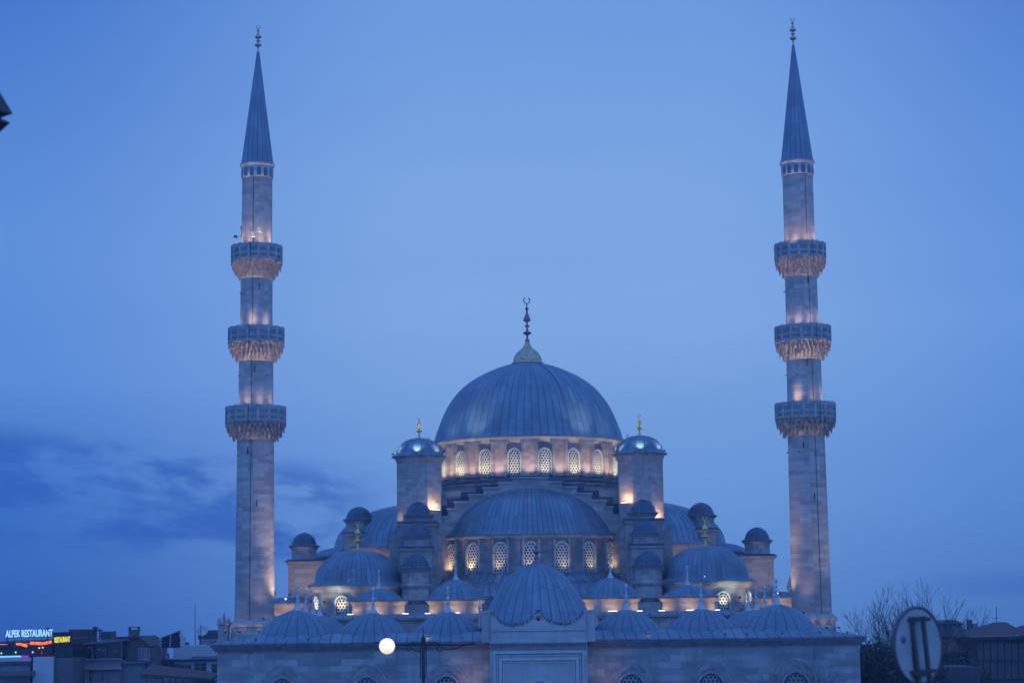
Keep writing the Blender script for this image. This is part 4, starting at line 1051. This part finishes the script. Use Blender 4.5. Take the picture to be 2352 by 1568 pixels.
# behind the sign on the right
p = at(2040,1500,158); tree('bare tree left of the round road sign, its twigs against the sky', p.x, 158, 0, 15.0, 3, .62, 6, 0, .2, first=.52)
p = at(2012,1500,170); tree('smaller bare tree between the courtyard corner and the road sign', p.x, 170, 0, 13.2, 11, .6, 6, -.05, .15, first=.56)
p = at(2132,1500,165); tree('bare tree right behind the road sign', p.x, 165, 0, 15.8, 21, .6, 6, .05, .2, first=.52)
p = at(2215,1500,185); tree('bare tree between the curved roof and the hipped roofs', p.x, 185, 0, 13.6, 5, .6, 5, 0, .15, first=.58)
p = at(2062,1500,162); tree('tall bare tree just left of the round sign, the topmost twigs of the group', p.x, 162, 0, 15.2, 31, .66, 6, .03, .22, first=.5)
p = at(2160,1500,172); tree('bare tree at the left of the curved roof', p.x, 172, 0, 15.6, 41, .62, 6, -.03, .2, first=.5)
# before the courtyard wall
p = at(1893,1500,128); tree('bare tree in front of the right end of the courtyard wall', p.x, 128, 0, 10.4, 8, .7, 6, .04, .09, rmin=.008, first=.48)
p = at(1770,1500,130); tree('low bare tree top in front of the right courtyard windows', p.x, 130, 0, 9.3, 14, .7, 6, -.03, .08, rmin=.008, first=.5)
p = at(2085,1560,120); tree('leafless tree under the road sign', p.x, 120, 0, 10.3, 17, .75, 6, 0, .12, first=.48)
# evergreen masses
random.seed(5)
LEAF = plain('evergreen_leaf', (.028,.04,.025), .8, var=.5, sc=1)
def shrub(label, u, v, Y, w_, h_):
    p = at(u, v, Y); t = thing('evergreen_tree', label, 'tree', (p.x,Y,0)); m = MB(); top = p.z
    for k in range(2600):
        a = random.uniform(0,2*PI); b = random.uniform(-1,1); rr = random.uniform(.45,1)**.5*(1+.18*math.sin(a*3+b*4))
        c = Vector((math.cos(a)*math.sqrt(1-b*b)*w_*rr, math.sin(a)*math.sqrt(1-b*b)*w_*.7*rr, top-h_+b*h_*rr))
        s_ = random.uniform(.10,.26); u_ = Vector((random.uniform(-1,1),random.uniform(-1,1),random.uniform(-1,1))).normalized(); v_ = u_.orthogonal().normalized()
        m.add([tuple(c-u_*s_),tuple(c+v_*s_*.5),tuple(c+u_*s_),tuple(c-v_*s_*.5)],[(0,1,2,3)])
    part('crown', m, LEAF, t); k = MB(); k.tube((0,0,0),(0,0,top-h_),.25,.15,8); part('trunk', k, BARK, t)
shrub('dark evergreen tree below the smaller bare tree', 2022, 1476, 148, 2.0, 3.0)
shrub('dark evergreen tree half hidden behind the road sign', 2090, 1480, 147, 2.6, 3.0)
shrub('dark evergreen tree in front of the hipped house', 2205, 1508, 160, 2.2, 2.6)

# round road sign, seen from behind, close to the camera
SY_ = 16.6; c = at(2108.5,1482,SY_)
rs_ = thing('road_sign', 'round metal road sign seen from behind, turned away on a double post', 'road sign', (c.x, SY_, ramp_z(SY_)))
cz = c.z-ramp_z(SY_); tl_ = R(-3.5); yaw = R(41); rad = 87*SY_/FPX
M = Matrix.Translation((0,0,cz)) @ Matrix.Rotation(yaw,4,'Z') @ Matrix.Rotation(tl_*1.35,4,'Y') @ Matrix.Rotation(PI/2,4,'X')
m = MB(); m.lathe([(0,-.012),(rad-.012,-.012),(rad-.012,.004),(0,.004)], 56, 0, False, M=M)
part('plate', m, plain('galvanised_back', (.36,.38,.39), .55, .2, var=.12, sc=6), rs_)
m = MB(); m.lathe([(rad-.012,-.02),(rad+.006,-.018),(rad+.006,.014),(rad-.012,.012),(rad-.012,-.02)], 56, 0, True, M=M, cap=False)
part('rim', m, plain('rim_maroon', (.12,.08,.10), .6), rs_)
m = MB(); M2 = Matrix.Translation((0,0,cz)) @ Matrix.Rotation(tl_,4,'Y')
ys = -.06
for x_, xt in ((-.048,.0),(.05,.0)): 
    a = M2 @ Vector((x_,ys,.235)); b = M2 @ Vector((x_*.9+.01,ys,-.33)); b2 = Vector((b.x+.02,b.y,-cz*0)); m.tube(a,b,.022,seg=10); m.tube(b,(b.x+.02,b.y,0),.022,seg=10)
part('post', m, plain('post_steel', (.06,.065,.075), .5, .3), rs_)
for zz in (.195, -.225):
    m = MB(); m.box(-.11,.11,ys-.03,ys+.03,zz,zz+.03,0,M2); m.box(-.065,.07,ys-.035,ys+.028,zz+(.027 if zz > 0 else -.025),zz+(.043 if zz > 0 else .003),0,M2)
    part('bracket', m, plain('bracket_steel', (.05,.055,.065), .5, .3), rs_)
m = MB(); m.lathe([(0,0),(.035,0),(.035,.002),(0,.002)], 16, M=M @ Matrix.Translation((-.19,.07,.004)))
part('sticker', m, plain('faded_sticker', (.16,.15,.27), .7), rs_)

# twin-arm street lamp
LY = 43; c = at(972, 1480, LY); zb = ramp_z(LY)
sl_ = thing('street_lamp', 'lit street lamp with a glowing globe on a scrolled iron arm before the wall', 'street lamp', (c.x, LY, zb))
zt_ = c.z-zb
pl = lambda u, v: Vector((at(u,v,LY).x-c.x, 0, at(u,v,LY).z-zb))
m = MB(); m.lathe([(.16,0),(.16,.5),(.09,.7),(.05,1.2),(.036,zt_),(.026,zt_+.1),(.04,zt_+.14),(.015,zt_+.2),(.01,zt_+.36),(0,zt_+.36)], 12)
for s in (-1,1): m.tube((s*.062,0,zt_+.02),(s*.062,0,zt_-.7),.012,seg=5); m.tube((s*.062,0,zt_-.02),(s*.03,0,zt_+.14),.012,seg=5)
part('post', m, BLACK, sl_)
m = MB(); P = lambda *q: [pl(*x) for x in q]
def chain(ps, r): 
    for a, b in zip(ps, ps[1:]): m.tube(a, b, r, seg=5)
chain(P((860,1474),(900,1478),(940,1479),(972,1479),(1010,1479),(1050,1480),(1092,1477)), .019)
chain(P((940,1478),(948,1473),(958,1473),(966,1479)), .010); chain(P((982,1479),(990,1474),(1000,1473),(1008,1478)), .010)
m.ring(pl(938,1488), .045, .010); m.ring(pl(1010,1488), .05, .010)
chain(P((944,1488),(955,1494),(968,1496)), .009); chain(P((1015,1490),(1030,1491),(1050,1487),(1068,1481)), .012)
part('arm', m, BLACK, sl_)
gp = pl(889,1483); m = MB(); gr_ = .168; m.lathe([(gr_*math.sin(PI*k/14), -gr_*math.cos(PI*k/14)) for k in range(15)], 24)
gl = part('globe', m, emis('lit_globe', (1,.86,.66), 1.9), sl_, tuple(gp))

q_ = gl.data.materials[0]; t_ = q_.node_tree; b_ = t_.nodes['Principled BSDF']        # the bulb hangs high in the globe: its foot glows warmer
c_ = t_.nodes.new('ShaderNodeTexCoord'); s_ = t_.nodes.new('ShaderNodeSeparateXYZ'); t_.links.new(c_.outputs['Object'], s_.inputs[0])
g_ = t_.nodes.new('ShaderNodeValToRGB'); g_.color_ramp.elements[0].color = (.95,.50,.30,1); g_.color_ramp.elements[1].color = (1,.95,.88,1); g_.color_ramp.elements[1].position = .55
m_ = t_.nodes.new('ShaderNodeMapRange'); m_.inputs[1].default_value = -.18; m_.inputs[2].default_value = .18; t_.links.new(s_.outputs[2], m_.inputs[0]); t_.links.new(m_.outputs[0], g_.inputs[0])
t_.links.new(g_.outputs[0], b_.inputs['Emission Color']); b_.inputs['Emission Strength'].default_value = 1.15
# lantern head reaching in at the left edge
LY2 = 16.0; tip = at(28, 262, LY2); zb = ramp_z(LY2)
rr_ = .46
ln = thing('street_lantern', 'dark lantern cap of a street lamp reaching in at the left edge', 'street lamp', (tip.x-rr_, LY2, zb))
zc = tip.z-zb
m = MB(); m.lathe([(.07,0),(.07,zc-.55),(.1,zc-.5),(.05,zc-.4)], 12); part('post', m, BLACK, ln)
m = MB(); m.lathe([(rr_,zc),(rr_,zc+.012),(.09,zc+.62),(.05,zc+.66),(.05,zc+.75),(0,zc+.8)], 4, 0, False, a0=PI/2); part('cap', m, BLACK, ln)
m = MB(); m.lathe([(.20,zc-.22),(.24,zc-.001)], 4, 0, False, a0=PI/2); part('lamp_glass', m, plain('unlit_glass', (.10,.11,.13), .2), ln)
lo = at(23, 281, LY2).z-zb
m = MB(); m.lathe([(.06,lo-.45),(.26,lo-.20),(rr_-.085,lo-.07),(rr_-.02,lo-.012),(rr_-.02,lo+.003),(rr_-.12,lo+.045),(.2,lo+.07)], 4, 0, False, a0=PI/2); part('base', m, BLACK, ln)

# birds
def bird(label, u, v, Y, ws, roll=0, rz=0):
    p = at(u, v, Y); m = MB()
    m.lathe([(0,-.5),(.05,-.42),(.11,-.15),(.12,.08),(.07,.3),(.06,.38),(.07,.44),(.03,.5),(0,.56)], 10, 0, True, M=Matrix.Rotation(R(-80),4,'X'))
    for s in (-1,1):
        vs = [(s*.06,.12,.03),(s*.5,.22,.30),(s*1.0,.02,.52),(s*.98,-.05,.51),(s*.5,-.02,.28),(s*.06,-.16,.03)]
        m.add(vs+[(x,y,z+.02) for x,y,z in vs], [(0,1,2,3,4,5),(11,10,9,8,7,6)]+[(i,(i+1)%6,(i+1)%6+6,i+6) for i in range(6)])
    m.add([(-.1,-.62,0),(.1,-.62,0),(.03,-.35,.02),(-.03,-.35,.02)],[(0,1,2,3)])
    o = part('bird', m, plain('dark_feathers', (.06,.06,.07), .8), None, tuple(p)); o.scale = (ws/2,)*3; o.rotation_euler = (R(10),R(roll),R(rz))
    return tag(o, label, 'bird')
bird('small bird flying above the bare trees on the right', 2034, 1380, 200, .52*1.2, 12, 20)
bird('tiny far bird alone in the sky left of the left minaret', 384, 364, 420, .3, -10, 60)

# ================================================================== the air of the evening
m = MB(); m.box(-690, 690, -60, 690, -2, 72)
hz = part('haze', m, None); hz['kind'] = 'stuff'
hm = bpy.data.materials.new('haze'); hm.use_nodes = True; t_ = hm.node_tree; t_.nodes.clear()
pv = t_.nodes.new('ShaderNodeVolumePrincipled'); pv.inputs['Color'].default_value = (.50,.72,1,1); pv.inputs['Density'].default_value = .00045; pv.inputs['Anisotropy'].default_value = .2
oo = t_.nodes.new('ShaderNodeOutputMaterial'); t_.links.new(pv.outputs[0], oo.inputs['Volume'])
hz.data.materials.clear(); hz.data.materials.append(hm)
